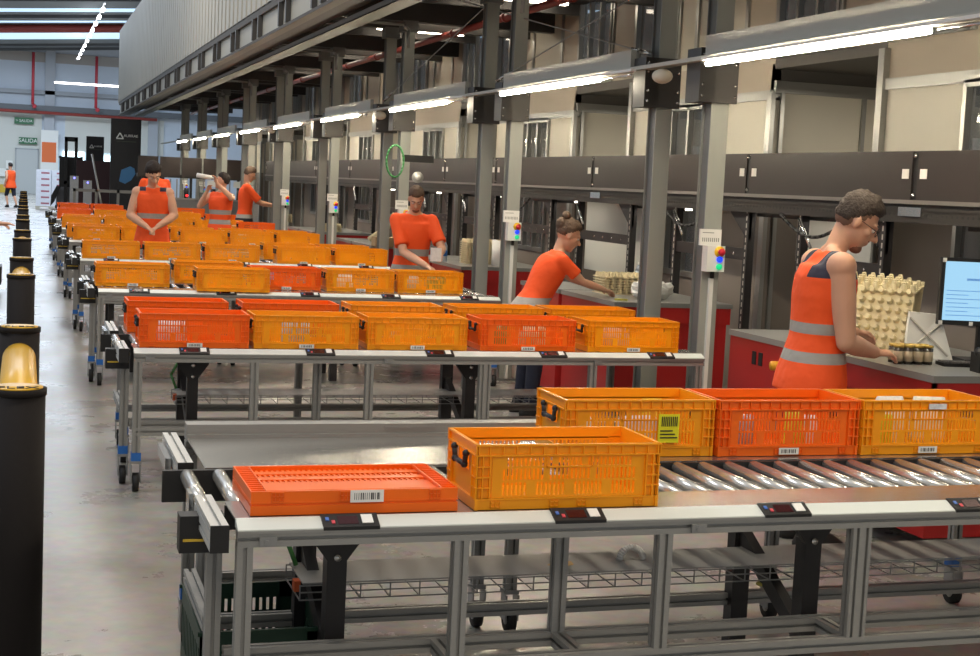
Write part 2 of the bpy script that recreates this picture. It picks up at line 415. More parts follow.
for k in range(-1, 9): pos.append((8.47+4.03*k, True, k)); pos.append((9.33+4.03*k, False, k))
protoA = protoB = None
nth = ['behind the right end of the first conveyor row', 'behind the right end of the second conveyor row', 'beside the woman in the orange shirt', 'beside the man in the orange shirt', 'just past the desk with the paper trays', 'fifth of its kind going away', 'sixth of its kind going away', 'seventh of its kind going away', 'eighth of its kind going away', 'ninth of its kind going away', 'tenth of its kind going away']
for y, ctl, k in pos:
    if k == -1: continue
    lb = ('light grey steel column with push buttons and notice card, ' if ctl else 'plain dark grey steel column of the mezzanine, ')
    place = ['nearest of all', 'second nearest', 'third nearest', 'fourth nearest', 'fifth nearest', 'sixth nearest', 'seventh nearest', 'eighth nearest', 'farthest'][k]
    lb = lb+place
    src = protoA if ctl else protoB
    if src is None:
        t = thing('steel_column', lb, 'column', (4.23, y, 0), 0, 'mezzanine columns'); column_parts(t, ctl)
        if ctl: protoA = t
        else: protoB = t
    else: dup(src, (4.23, y, 0), label=lb)
# long beam and strip lights
t = thing('lighting_beam', 'long grey beam carrying the strip lights along the mezzanine columns', 'beam', (4.05, 0, 2.56))
for k in range(-1, 9):
    y0 = 8.47+4.03*k; MB().box(-.02, .02, y0-3.0, y0-.15, 0.065, .20).build('fascia', BEAM, t)
MB().box(-.06, -.02, -1, 46, .045, .07).build('rail', mat('rail_white', '#b9b6ab', .4), t)
MB().box(-.02, .05, -1, 46, .05, .065).build('tray', BEAM, t)
pt = None
for k in range(-1, 9):
    y0 = 8.12+4.03*k
    lb = 'lit strip light under the long beam, '+('nearest to the camera' if k == 0 else ORD[max(k, 0)]+' going away from the camera')
    if k == -1: lb = 'lit strip light just outside the right picture edge, before the nearest visible one'
    if pt is None:
        t = thing('strip_light', lb, 'light', (3.95, y0, 2.567), 0, 'strip lights')
        MB().cyl((0, -2.29, 0), (0, 0, 0), .015, n=12).build('tube', TUBE, t, True)
        MB().box(-.02, .02, -2.9, .05, .022, .04).build('housing', WHITE, t)
        MB().cyl((0, -2.85, 0), (0, -2.36, 0), .008, n=8).build('end_rod', STEEL, t, True)
        pt = t
    else: dup(pt, (3.95, y0, 2.567), label=lb)
for k in (0, 2, 4):
    tag(MB().ball((4.03, 8.95+4.03*k, 2.545), (.07, .07, .05), 14).build('alarm_dome', mat('ivory_plastic', '#d9cfbb', .5), smooth=True), 'small ivory alarm dome under the light rail, '+['nearest one', 'middle one', 'farthest one'][k//2], 'alarm')
# fill lights added to brighten walls and desks: among soffit beams, under the belt
fill_soffit = mat('added_soffit_glow', '#fff0d8', .4, emis=11)
for k in range(12):
    t = thing('added_soffit_fill', 'added fill light hidden up between the soffit beams behind the columns', 'light', (5.1, 5.25+2.015*2*k/2*1.0, 3.80), 0, 'added soffit fill lights')
    MB().box(-.6, .6, -.05, .05, 0, .03).build('fill_box', fill_soffit, t)
fill_belt = mat('added_belt_glow', '#fff6e6', .4, emis=7)
for k in range(8):
    t = thing('added_belt_fill', 'added slim fill light under the belt conveyor above a packing desk', 'light', (5.36, 6.0+2.6*k, 1.64), 0, 'added fill lights under the belt')
    MB().box(-.03, .03, 0, 1.3, 0, .015).build('strip', fill_belt, t); MB().box(-.05, -.035, 0, 1.3, -.01, .02).build('shade', CHAN, t)
# wire ropes with turnbuckles
for k, (a, b_) in enumerate((((4.1, 9.3, 2.72), (4.4, 15.8, 3.85)), ((4.1, 12.8, 2.72), (4.5, 6.5, 3.85)), ((4.1, 17.2, 2.72), (4.4, 12.6, 3.85)))):
    t = thing('wire_rope', 'thin bracing wire with turnbuckle above the light beam, '+['descending to the nearest column pair', 'descending to the second column pair', 'descending to the third column pair'][k], 'wire', a)
    d = Vector(b_)-Vector(a); MB().cyl((0, 0, 0), d, .006, n=6).build('rope', ZINC, t)
    d.normalize(); MB().cyl(d*.05, d*.22, .016, n=8).cyl(d*.28, d*.4, .012, n=8).build('turnbuckle', STEEL, t, True)

# ------------------------------------------------------------------ belt conveyor above the desks (X = 5.2)
t = thing('belt_conveyor', 'long overhead belt conveyor with brown-black side panels behind the columns', 'conveyor', (5.2, 0, 0))
ys = [4.6, 7.72, 9.88, 13.03, 16.05, 18.2, 21.1, 24.0, 27.0, 30.0, 33.0]
for a, b_ in zip(ys, ys[1:]):
    p = MB().box(0, .03, a+.03, b_-.03, 1.80, 2.10).build('side_panel', PANEL, t)
    MB().box(-.004, 0, a+.06, a+.13, 1.93, 1.99).build('sticker', PAPER, p); MB().box(-.004, 0, b_-.13, b_-.06, 1.93, 1.99).build('sticker', PAPER, p)
    for zz in (2.07, 1.83): MB().cyl((-.008, b_, zz), (0.02, b_, zz), .012, n=8).build('bolt', STEEL, p, True)
MB().box(.01, .03, 4.6, 33, 1.80, 2.10).build('joint_strip', BLACK, t)
MB().box(-.03, .45, 4.6, 33, 1.775, 1.80).build('lip', LIP, t)
g = MB(); g.box(0, .03, 4.6, 33, 1.66, 1.775); g.box(-.012, 0, 4.6, 33, 1.735, 1.75); g.box(.4, .43, 4.6, 33, 1.66, 1.775); g.build('side_channel', CHAN, t)
g = MB()
for i in range(560): g.box(-.002, 0, 4.7+i*.05, 4.715+i*.05, 1.70, 1.715)
g.build('perforation', BLACK, t)['kind'] = 'stuff'
MB().box(.03, .4, 4.6, 33, 1.80, 1.82).build('belt', RUB, t)
MB().box(.4, .43, 4.6, 33, 1.80, 2.05).build('rear_panel', PANEL, t)
for y in (7.72, 12.9): MB().box(-.02, -.003, y-.12, y+.12, 1.70, 1.755).build('junction_plate', STEEL, t)
# black slotted support frames under the belt
def slot_mat():
    if 'slotted' in MATS: return MATS['slotted']
    m = bpy.data.materials.new('slotted_black_steel'); m.use_nodes = True; N = m.node_tree.nodes; L = m.node_tree.links; b = N['Principled BSDF']; b.inputs['Roughness'].default_value = .45
    tc = N.new('ShaderNodeTexCoord'); sp = N.new('ShaderNodeSeparateXYZ'); L.new(tc.outputs['Object'], sp.inputs[0])
    f = N.new('ShaderNodeMath'); f.operation = 'MULTIPLY'; f.inputs[1].default_value = 1/.055; L.new(sp.outputs['Z'], f.inputs[0])
    g = N.new('ShaderNodeMath'); g.operation = 'FRACT'; L.new(f.outputs[0], g.inputs[0])
    a = N.new('ShaderNodeMath'); a.operation = 'LESS_THAN'; a.inputs[1].default_value = .62; L.new(g.outputs[0], a.inputs[0])
    p = N.new('ShaderNodeMath'); p.operation = 'PINGPONG'; p.inputs[1].default_value = 100; L.new(sp.outputs['Y'], p.inputs[0])
    h = N.new('ShaderNodeTexCoord'); s2 = N.new('ShaderNodeSeparateXYZ'); L.new(h.outputs['Generated'], s2.inputs[0])
    c1 = N.new('ShaderNodeMath'); c1.operation = 'GREATER_THAN'; c1.inputs[1].default_value = .36; L.new(s2.outputs['Y'], c1.inputs[0])
    c2 = N.new('ShaderNodeMath'); c2.operation = 'LESS_THAN'; c2.inputs[1].default_value = .62; L.new(s2.outputs['Y'], c2.inputs[0])
    c3 = N.new('ShaderNodeMath'); c3.operation = 'MULTIPLY'; L.new(c1.outputs[0], c3.inputs[0]); L.new(c2.outputs[0], c3.inputs[1])
    c4 = N.new('ShaderNodeMath'); c4.operation = 'MULTIPLY'; L.new(c3.outputs[0], c4.inputs[0]); L.new(a.outputs[0], c4.inputs[1])
    mx = N.new('ShaderNodeMix'); mx.data_type = 'RGBA'; mx.inputs['A'].default_value = srgb('#221f1f'); mx.inputs['B'].default_value = srgb('#b5b1a8')  # light showing through the slots is painted in as pale bands
    L.new(c4.outputs[0], mx.inputs['Factor']); L.new(mx.outputs['Result'], b.inputs['Base Color']); MATS['slotted'] = m; return m
def rack(y, w_, loc_label):
    t = thing('support_frame', loc_label, 'frame', (5.28, y, 0), 0, 'belt support frames')
    for yy in (0, w_):
        p = MB().box(-.03, .03, yy-.03, yy+.03, 0, 1.66).build('upright', slot_mat(), t)
    g = MB(); g.box(-.02, .02, 0, w_, 1.29, 1.38); g.build('crossbar', BLACKM, t)
    s = MB()
    for i in range(4): MB().cyl((-.02, .2+i*.22, 1.335), (-.024, .2+i*.22, 1.335), .011, n=8).build('bolt', STEEL, t, True)
    MB().prism([(-.03+0, 1.66), (.3, 1.66), (.0, 1.45), (-.03, 1.45)], 'x', -.02, .0).build('gusset', BLACKM, t)
    MB().cyl((-.05, w_-.02, 1.64), (-.05, w_-.2, 1.44), .012, n=8).build('gas_strut', STEEL, t, True)
    return t
for y, w_, l in ((8.1, 1.05, 'behind the man in glasses'), (9.95, 1.28, 'just right of the nearest push button column'), (12.2, 1.3, 'behind the woman'), (14.3, 1.3, 'left of the woman'), (16.2, 1.3, 'behind the column beside the man in the orange t-shirt'), (18.2, 1.2, 'behind the paper tray heap'), (20.3, 1.3, 'left of the paper tray heap'), (22.5, 1.3, 'farther down the line'), (25.0, 1.3, 'farthest one')):
    rack(y, w_, 'black slotted belt support frame, '+l)
for k, (y, z0, z1, w_) in enumerate(((8.93, 1.30, 1.66, 1.04), (12.9, .94, 1.66, 1.5))):
    t = tag(MB().box(5.7, 5.72, y, y+w_, z0, z1).build('white_board', mat('board_white', '#d8d7cd', .5)), 'plain pale board hanging behind the '+('man in glasses' if k == 0 else 'woman'), 'board')

# ------------------------------------------------------------------ packing desks
def desk(y, lb, first=None):
    t = thing('packing_desk', lb, 'desk', (4.25, y, 0), 0, 'packing desks')
    g = MB(); g.prism([(0, 1.15), (0, 0), (.99, 0), (.99, 2.15), (.43, 2.15), (.43, 1.15)], 'z', .905, .94); g.build('desk_top', TOPG, t)
    g = MB(); g.box(.01, .03, .01, 1.15, .78, .905); g.box(.01, .98, .01, .03, .78, .905); g.box(.03, .05, .03, 1.13, .12, .78); g.box(.05, .96, .03, .05, .12, .78)
    g.build('apron', REDD, t)
    g = MB(); g.box(.88, .96, .1, 2.1, .0, .78); g.build('back_leg', BLACKM, t)
    c = MB().box(0, .42, 1.2, 2.15, .08, .905).build('cabinet', REDD, t)
    MB().box(-.01, .42, 1.19, 2.16, .905, .94).build('cabinet_top', TOPG, c)
    h = MB()
    for yy in (1.72, 1.80): h.box(-.006, 0, yy, yy+.045, .76, .84)
    h.build('vent', BLACK, c)
    MB().cyl((-.0, 1.52, .79), (-.05, 1.52, .79), .028, n=16).build('switch_knob', mat('switch_yellow', '#e8a31c', .4), c, True)
    MB().box(.42, .46, 1.16, 1.2, .1, .9).build('knee_panel', BLACK, t)
    return t
desk(6.02, 'red packing desk with grey top where the man in glasses works')
for k, l in ((1, 'where the woman works'), (2, 'behind the man in the orange t-shirt'), (3, 'with the toppled paper trays'), (4, 'near the standing man far down the line')):
    desk(6.02+4.05*k, 'red packing desk with grey top '+l)
#@@ITEMS
# ------------------------------------------------------------------ conveyor rows
def caster(g_parent, x, y, z=.17, sleeve=True):
    c = MB(); c.box(x-.03, x+.03, y-.03, y+.03, z-.015, z, 0)
    c.box(x-.028, x-.022, y-.045, y+.02, z-.12, z-.015); c.box(x+.022, x+.028, y-.045, y+.02, z-.12, z-.015)
    k = c.build('caster_fork', ZINC, g_parent)
    MB().cyl((x-.016, y-.012, .052), (x+.016, y-.012, .052), .052, n=18).cyl((x-.019, y-.012, .052), (x+.019, y-.012, .052), .022, n=12, mi=1).build('caster_wheel', [RUB, ZINC], g_parent, True)
    if sleeve: MB().box(x-.026, x+.026, y-.026, y+.026, z, z+.045).build('blue_sleeve', BLUE, g_parent)
X0 = .585; LEN = 3.435
def make_table(label):
    t = thing('roller_conveyor', label, 'conveyor', (X0, 4.0, 0), 0, 'roller conveyor rows')
    # cap strip, slanting towards the picker
    MB().prism([(0, .765), (.0, .768), (.05, .79), (.06, .79), (.06, .765)], 'x', 0, LEN).build('cap_strip', CAPM, t)
    g = MB(); g.profile('x', 0, LEN, .0, .045, .718, .765, 1, 1); g.box(0, LEN, -.004, 0, .757, .765); g.build('front_beam', ALU, t)
    for i, x in enumerate((.08, 1.42, 2.72)):
        g = MB(); g.box(x-.02, x+.03, -.012, -.0, .722, .748); g.cyl((x, -.012, .735), (x, -.018, .735), .007, n=8); g.build('clamp', ZINC, t)
    for i in range(5):
        x = .243+.706*i
        d = MB().prism([(-.006, .762), (-.006, .772), (.046, .797), (.056, .797), (.056, .762)], 'x', x, x+.165).build('display_unit', BLACK, t)
        def q(x0, x1, s0, s1, o=.0012):
            a = Vector((0, .052, .025)).normalized(); nn = Vector((0, -.025, .052)).normalized()
            b0 = Vector((0, -.006, .772))
            P = [b0+a*s+nn*o+Vector((xx, 0, 0)) for xx, s in ((x0, s0), (x1, s0), (x1, s1), (x0, s1))]
            return MB()._add(P+[p-nn*.003 for p in P], [(0, 1, 2, 3), (7, 6, 5, 4), (0, 4, 5, 1), (1, 5, 6, 2), (2, 6, 7, 3), (3, 7, 4, 0)])
        q(x+.045, x+.105, .012, .048).build('screen', DISP, d)
        q(x+.115, x+.148, .012, .05, .004).build('white_button', BTNW, d)
        q(x+.01, x+.02, .028, .042, .003).build('blue_button', mat('tiny_blue', '#4f78c8', .4), d)
        q(x+.026, x+.036, .014, .028, .003).build('red_button', mat('tiny_red', '#d8505a', .4), d)
    # plates
    MB().box(0, LEN, .06, .285, .782, .788).build('front_plate', PLATE, t)
    MB().box(0, LEN, .79, 1.36, .782, .788).build('rear_plate', PLATE, t)
    g = MB(); g.box(0, LEN, 1.36, 1.44, .775, .835); g.box(0, LEN, 1.34, 1.36, .775, .80); g.build('rear_rail', ALU, t)
    g = MB()
    g.box(.75, .95, 1.355, 1.361, .815, .825); g.build('rail_clip', ZINC, t)
    g = MB(); g.profile('x', 0, LEN, 1.395, 1.44, .72, .765); g.build('rear_beam', ALU, t)
    # drive frame
    g = MB(); g.box(-.14, LEN, .765, .785, .68, .785); g.box(0, LEN, .285, .295, .70, .775); g.build('drive_cover', BLACK, t)
    g = MB(); g.box(-.14, -.01, .2, .27, .655, .765); g.build('end_box', BLACK, t)
    MB().box(-.13, -.015, .196, .2, .69, .697).build('yellow_line', YEL, t)
    # rollers
    n = 34
    for i in range(n):
        x = -.06+i*.104
        MB().cyl((x, .295, .766), (x, .762, .766), .024, n=16).cyl((x, .28, .766), (x, .295, .766), .008, n=6).build('roller', ROLL, t, True)
    # end beams
    for y0, y1 in ((-.07, .33), (.82, 1.4)):
        e = MB().profile('y', y0, y1, -.085, -.035, .725, .80, 1, 2).build('end_beam', mat('light_aluminium', '#cfcec9', .4, .3), t)
        MB().box(-.086, -.034, y0-.004, y0, .724, .801).build('end_cap', BLACK, e)
    MB().box(-.1, -.087, .34, .42, .73, .80).build('stop_bracket', STEEL, t); MB().box(-.11, -.09, 1.0, 1.3, .74, .78).build('stop_bracket', STEEL, t)
    # legs with casters
    for x, y, cst in ((.022, .022, 1), (.66, .022, 0), (1.32, .022, 0), (2.7, .022, 0), (3.4, .022, 1), (1.06, .235, 0), (-.035, .235, 1), (.01, .85, 1), (.02, 1.4, 1), (1.17, 1.42, 2), (1.28, 1.33, 2), (2.33, 1.42, 2), (2.44, 1.33, 2), (3.4, 1.4, 1)):
        zb = .17 if cst else .355
        lg = MB().profile('z', zb, .718, x-.0225, x+.0225, y-.0225, y+.0225).build('leg', ALU, t)
        if cst: caster(lg, x, y, .17, cst == 1)
    MB().profile('z', .355, .718, 1.982, 2.05, 0, .045, 2, 1).build('leg', ALU, t)
    # lower rails
    for y in (.0, .213): MB().profile('x', 0, LEN, y, y+.045, .31, .355).build('lower_rail', ALU, t)
    MB().profile('x', 0, LEN, 1.378, 1.423, .22, .265).build('lower_rail', ALU, t)
    MB().profile('x', 0, LEN, .83, .875, .22, .265).build('lower_rail', ALU, t)
    for x in (.66, 1.06, 2.016, 3.3): MB().profile('y', .045, .213, x-.0225, x+.0225, .31, .355).build('cross_rail', ALU, t)
    MB().profile('y', .26, .80, -.06, -.02, .40, .445).build('side_rail', ALU, t)
    # black supports with flared tops
    for x in (.352, 2.02):
        g = MB(); g.prism([(x-.09, .69), (x+.09, .69), (x+.09, .67), (x+.031, .59), (x+.031, 0), (x-.031, 0), (x-.031, .59), (x-.09, .67)], 'y', .30, .33)
        g.box(x-.03, x+.03, .33, .37, 0, .6)
        p = g.build('support_post', BLACKM, t)
        for zz in (.665, .60): MB().cyl((x, .292, zz), (x, .30, zz), .012, n=10).build('bolt', STEEL, p, True)
        g = MB(); g.box(x-.035, x+.035, .80, .86, 0, .68); g.build('support_post', BLACKM, t)
        g = MB(); g.xf = Matrix.Translation((x, .58, .38)) @ Matrix.Rotation(math.radians(28), 4, 'X'); g.box(-.02, .02, -.30, .30, -.03, .03); g.build('brace', BLACKM, t)
    # mesh tray below
    g = MB(); g.box(.29, LEN-.02, .52, .775, .455, .46); g.build('tray_cover', TRAYC, t)
    g = MB(); 
    for z in (.405, .43, .452):
        for y in (.515, .775): g.box(.28, LEN, y-.002, y+.002, z-.002, z+.002)
    k = .28
    while k < LEN:
        g.box(k-.002, k+.002, .513, .517, .405, .455); g.box(k-.002, k+.002, .773, .777, .405, .455); g.box(k-.002, k+.002, .515, .775, .403, .407); k += .1
    g.build('wire_tray', ZINC, t)
    MB().box(.27, .29, .56, .60, .42, .455).build('orange_end', mat('orange_end', '#c4592a', .5), t)
    g = MB(); g.path([(.30, .7, .47), (.27, .72, .55), (.31, .75, .62), (.33, .76, .68)], .008, 6); g.build('cable', mat('cable_green', '#3f7a3a', .5), t, True)
    return t
rown = ['nearest row, at the front of the picture', 'second row from the camera', 'third row from the camera', 'fourth row from the camera', 'fifth row from the camera', 'sixth row from the camera', 'seventh row from the camera', 'eighth and farthest row']
tab = make_table('aluminium roller conveyor on casters, '+rown[0])
for k in range(1, 8): dup(tab, (X0, 4.0+4.05*k, 0), label='aluminium roller conveyor on casters, '+rown[k])

# ------------------------------------------------------------------ crates
def crate_mats(nm, base, edge):
    m = mat(nm, base, .34, 0, .07, 5, spec=.4)
    return m
AMB = crate_mats('amber_crate_plastic', '#ffa216', 0); ORG = crate_mats('orange_crate_plastic', '#ff6f16', 0); GRN = GREEN
CW, CD, CH = .605, .31, .2
def crate_body():
    g = MB(); W = CW/2; D = CD/2; H = CH
    g.box(-W+.01, W-.01, -D+.01, D-.01, .004, .01)
    for sgn in (-1, 1):
        def B(x0, x1, d0, d1, z0, z1):      # d measured inward from the outer plane of the long side
            y0 = sgn*(D-d0); y1 = sgn*(D-d1); g.box(x0, x1, min(y0, y1), max(y0, y1), z0, z1)
        # rim
        B(-W, W, 0, .012, H-.006, H); B(-W, W, .008, .012, H-.034, H-.006); B(-W, W, .0, .012, H-.036, H-.032)
        for i in range(15): x = -W+.0+i*(2*W-.003)/14; B(x, x+.003, 0, .01, H-.034, H-.004)
        # bottom band
        B(-W+.004, W-.004, .006, .01, 0, .034); B(-W, W, .002, .012, .030, .034)
        for x0 in (-.25, -.06, .03, .22):
            for i in range(2): B(x0+.0*i, x0+.03, .002, .006, .006+.013*i, .009+.013*i)
            for i in range(3): B(x0+.014*i, x0+.014*i+.003, .002, .006, .004, .026)
        # corner pillars
        for s2 in (-1, 1):
            xs = (W-.003, W-.022, W-.045)
            for x in xs: B(min(s2*x, s2*(x-.0035)), max(s2*x, s2*(x-.0035)), 0, .011, .034, H-.034)
            for z in (.066, .098, .13): B(min(s2*W, s2*(W-.045)), max(s2*W, s2*(W-.045)), 0, .011, z, z+.0035)
            B(min(s2*W, s2*(W-.055)), max(s2*W, s2*(W-.055)), .010, .013, .034, H-.034)
        # slotted panel
        P = W-.055
        B(-P, P, .008, .012, .034, .042); B(-P, P, .008, .012, .083, .090)
        B(-P, P, .008, .012, .125, .132); B(-P, P, .008, .012, .158, H-.034)
        n = 36; pitch = 2*P/n
        for (z0, z1, solid) in ((.042, .083, (0, 1, 8, 9, 17, 18, 26, 27, 34, 35)), (.090, .125, (0, 1, 12, 23, 34, 35)), (.132, .158, (0, 1, 2, 33, 34, 35, 14, 21))):
            for i in range(n):
                x = -P+i*pitch
                if sgn == 1 and 14 <= i <= 21 and z0 > .12: continue      # hand opening in the far side
                if i in solid: B(x, x+pitch, .008, .012, z0, z1)
                else: B(x, x+pitch*.5, .008, .012, z0, z1)
        if sgn == -1:
            B(-.075, .075, .003, .008, .128, .132); B(-.075, -.072, .003, .008, .128, .162); B(.072, .075, .003, .008, .128, .162)
    for sgn in (-1, 1):
        def B(y0, y1, d0, d1, z0, z1):
            x0 = sgn*(W-d0); x1 = sgn*(W-d1); g.box(min(x0, x1), max(x0, x1), y0, y1, z0, z1)
        B(-D, D, 0, .012, H-.006, H); B(-D, D, .0, .01, H-.036, H-.032); B(-D, D, .008, .012, H-.034, H-.006); B(-D, D, .002, .012, 0, .034)
        for z in (.066, .098, .13):
            B(-D, -D+.04, 0, .011, z, z+.0035); B(D-.04, D, 0, .011, z, z+.0035)
        for y in (-D+.02, -D+.042, D-.024, D-.045): B(y, y+.0035, 0, .011, .034, H-.034)
        B(-D+.01, D-.01, .009, .012, .034, .105)
        B(-D+.01, -.055, .009, .012, .105, H-.03); B(.055, D-.01, .009, .012, .105, H-.03)
        B(-.055, .055, .009, .012, .158, H-.03)
    return g
CB = crate_body(); 
def handle_mesh(sgn):
    g = MB(); x = sgn*(CW/2+.004); 
    pts = [(x, -.062, .158), (x, -.05, .122), (x, .05, .122), (x, .062, .158)]
    for a, b_ in zip(pts, pts[1:]): g.cyl(a, b_, .0085, n=8)
    for p in pts: g.ball(p, .012, 8)
    return g
crate_meshes = {}
for nm, mm in (('amber', AMB), ('orange', ORG)): crate_meshes[nm] = CB.mesh('crate_body_'+nm, mm)
HM = [handle_mesh(s).mesh('handle', BLACK, True) for s in (-1, 1)]
def barcode(x, z, w_, h_, y, n=12):
    g = MB(); g.box(x-w_/2, x+w_/2, y-.002, y, z-h_/2, z+h_/2); xx = x-w_*.38
    for i in range(n):
        ww = w_*random.choice((.015, .03, .045)); g.box(xx, xx+ww, y-.0026, y-.002, z-h_*.28, z+h_*.28, 1); xx += w_*.062
    return g
LBM = barcode(.0, .017, .085, .024, -CD/2-.0).mesh('barcode_label', [PAPER, INK])
crate_n = 0
def crate(xl, yf, tone, label, z=.79, lab=True, rz=0, group=None, hz=.95):
    cx = xl+CW/2; cyy = yf+CD/2
    t = thing('plastic_crate', label, 'crate', (cx, cyy, z), rz, group); t.scale = (1, 1, hz)
    o = bpy.data.objects.new('crate_body', crate_meshes[tone]); C.objects.link(o); o.parent = t
    for hm in HM:
        h = bpy.data.objects.new('handle', hm); C.objects.link(h); h.parent = t
    if lab:
        l = bpy.data.objects.new('barcode_label', LBM); C.objects.link(l); l.parent = t
    return t
def yrow(k, lane): return 4.0+4.05*k+(.08 if lane == 0 else .86)
# row 1
b1 = crate(1.30, 4.075, 'amber', 'empty amber crate overhanging the front strip of the nearest row, beside the folded crate', lab=False, hz=1.0)
c1 = crate(1.88, 4.86, 'amber', 'amber crate with a yellow barcode label in the nearest row', lab=False, hz=1.07)
d1 = crate(2.495, 4.845, 'orange', 'reddish orange crate of the nearest row, middle one of the three behind the rollers', hz=1.07)
e1 = crate(3.11, 4.84, 'amber', 'amber crate cut by the right edge of the picture, in the nearest row', hz=1.07)
MB().box(.07, .155, -CD/2-.004, -CD/2-.001, .05, .15).build('yellow_label', mat('label_yellow', '#e8e020', .6), c1)
g = MB()
for i in range(9): g.box(.082+i*.0075, .0855+i*.0075, -CD/2-.006, -CD/2-.004, .108, .142)
for i in range(3): g.box(.078, .148-.01*i, -CD/2-.006, -CD/2-.004, .066+.012*i, .070+.012*i)
g.build('label_print', INK, c1)
g = MB(); g.box(-.01, .07, -CD/2-.006, -CD/2-.002, .168, .188); g.build('picture_label', mat('label_pale', '#dfe4ec', .6, 0, .5, 60), e1)
fr = [('nearest', 0)]
rows = {
 (1, 0): [(.615, 'orange'), (1.245, 'amber'), (1.90, 'amber'), (2.585, 'orange'), (3.27, 'amber')],
 (1, 1): [(.60, 'orange'), (1.29, 'orange'), (1.97, 'amber'), (2.66, 'amber'), (3.31, 'amber')],
 (2, 1): [(1.27, 'amber')],
 (3, 0): [(.61, 'amber'), (1.265, 'amber'), (1.92, 'amber'), (2.72, 'amber'), (3.39, 'amber')],
 (3, 1): [(2.69, 'amber'), (3.35, 'amber')],
 (4, 0): [(.64, 'amber'), (1.265, 'amber'), (2.06, 'amber'), (2.74, 'amber'), (3.39, 'amber')],
 (4, 1): [(.58, 'amber'), (1.25, 'amber'), (2.0, 'amber'), (2.7, 'amber'), (3.36, 'amber')],
 (5, 0): [(.59, 'amber'), (1.25, 'amber'), (2.0, 'amber'), (2.7, 'amber'), (3.42, 'orange')],
 (5, 1): [(.62, 'amber'), (1.3, 'amber'), (2.3, 'amber'), (3.0, 'amber')],
 (6, 0): [(.60, 'orange'), (1.27, 'amber'), (1.95, 'orange'), (2.65, 'amber'), (3.35, 'orange')],
 (6, 1): [(.62, 'orange'), (1.3, 'orange'), (2.6, 'amber')],
 (7, 0): [(.74, 'orange'), (1.45, 'orange'), (2.2, 'amber'), (3.20, 'orange')],
 (7, 1): [(.70, 'orange'), (1.4, 'orange')],
}
for (k, lane), L in rows.items():
    for i, (x, tone) in enumerate(L):
        lb = '%s crate, %s from the aisle in the %s lane of the %s row' % (tone if tone == 'amber' else 'reddish orange', ORD[i], 'front' if lane == 0 else 'rear', ORD[k])
        if len(L) == 1: lb = 'only crate standing in the rear lane of the third conveyor row'
        crate(x, yrow(k, lane), tone, lb, group='crates on the %s conveyor row' % ORD[k])
G3 = 'crates on the third conveyor row'
crate(.575, 12.42, 'amber', 'amber crate nearest the aisle in the third conveyor row', group=G3)
crate(1.37, 12.10, 'amber', 'amber crate pushed forward over the front strip of the third row', lab=False, group=G3)
crate(1.87, 12.435, 'orange', 'reddish orange crate in the front lane of the third row', group=G3)
crate(2.52, 12.40, 'amber', 'amber crate left of the one the man in the t-shirt reaches into', group=G3)
crate(3.16, 12.42, 'amber', 'amber crate that the man in the orange t-shirt reaches into', group=G3)
# folded crate
t = thing('folded_crate', 'flat folded orange crate with white barcode at the aisle end of the nearest row', 'crate', (.94, 4.27, .79))
g = MB(); W = .31; D = .19
g.box(-W, W, -D, D, .0, .028); g.box(-W+.004, W-.004, -D+.004, D-.004, .028, .034); g.box(-W, W, -D, D, .034, .038)
for s in (-1, 1):
    g.box(-W+.001, W-.001, min(s*(D-.001), s*(D-.012)), max(s*(D-.001), s*(D-.012)), .038, .0695)
    g.box(min(s*(W-.0015), s*(W-.04)), max(s*(W-.0015), s*(W-.04)), -D+.0125, D-.0125, .038, .062)
    for i in range(14): y = -D+i*2*D/14; g.box(min(s*(W-.0045), s*(W-.0455)), max(s*(W-.0045), s*(W-.0455)), y+.002, y+.007, .062, .070)
    g.box(min(s*W, s*(W-.004)), max(s*W, s*(W-.004)), -D+.013, D-.013, .0621, .0705); g.box(min(s*(W-.046), s*(W-.05)), max(s*(W-.046), s*(W-.05)), -D+.013, D-.013, .0621, .0705)
for i in range(30):
    x = -W+.065+i*.0165
    for (y0, y1) in ((-.165, -.13), (-.02, .02), (.06, .10), (.14, .17)): g.box(x, x+.008, y0, y1, .054, .058)
for (y0, y1) in ((-.178, -.165), (-.13, -.02), (.02, .06), (.10, .14)): g.box(-W+.05, W-.05, y0, y1, .054, .060)
g.box(-W+.05, W-.05, -D+.012, D-.012, .038, .052)
for x0 in (-.25, -.05, .03, .22):
    for i in range(4): g.box(x0+i*.011, x0+i*.011+.003, -D-.004, -D, .04, .066)
    g.box(x0, x0+.036, -D-.004, -D, .052, .055); g.box(x0, x0+.036, -D-.004, -D, .064, .067); g.box(x0, x0+.036, -D-.004, -D, .038, .041)
g.build('crate_body', ORG, t)
barcode(.03, .052, .1, .036, -D-.004, 13).build('barcode_label', [PAPER, INK], t)
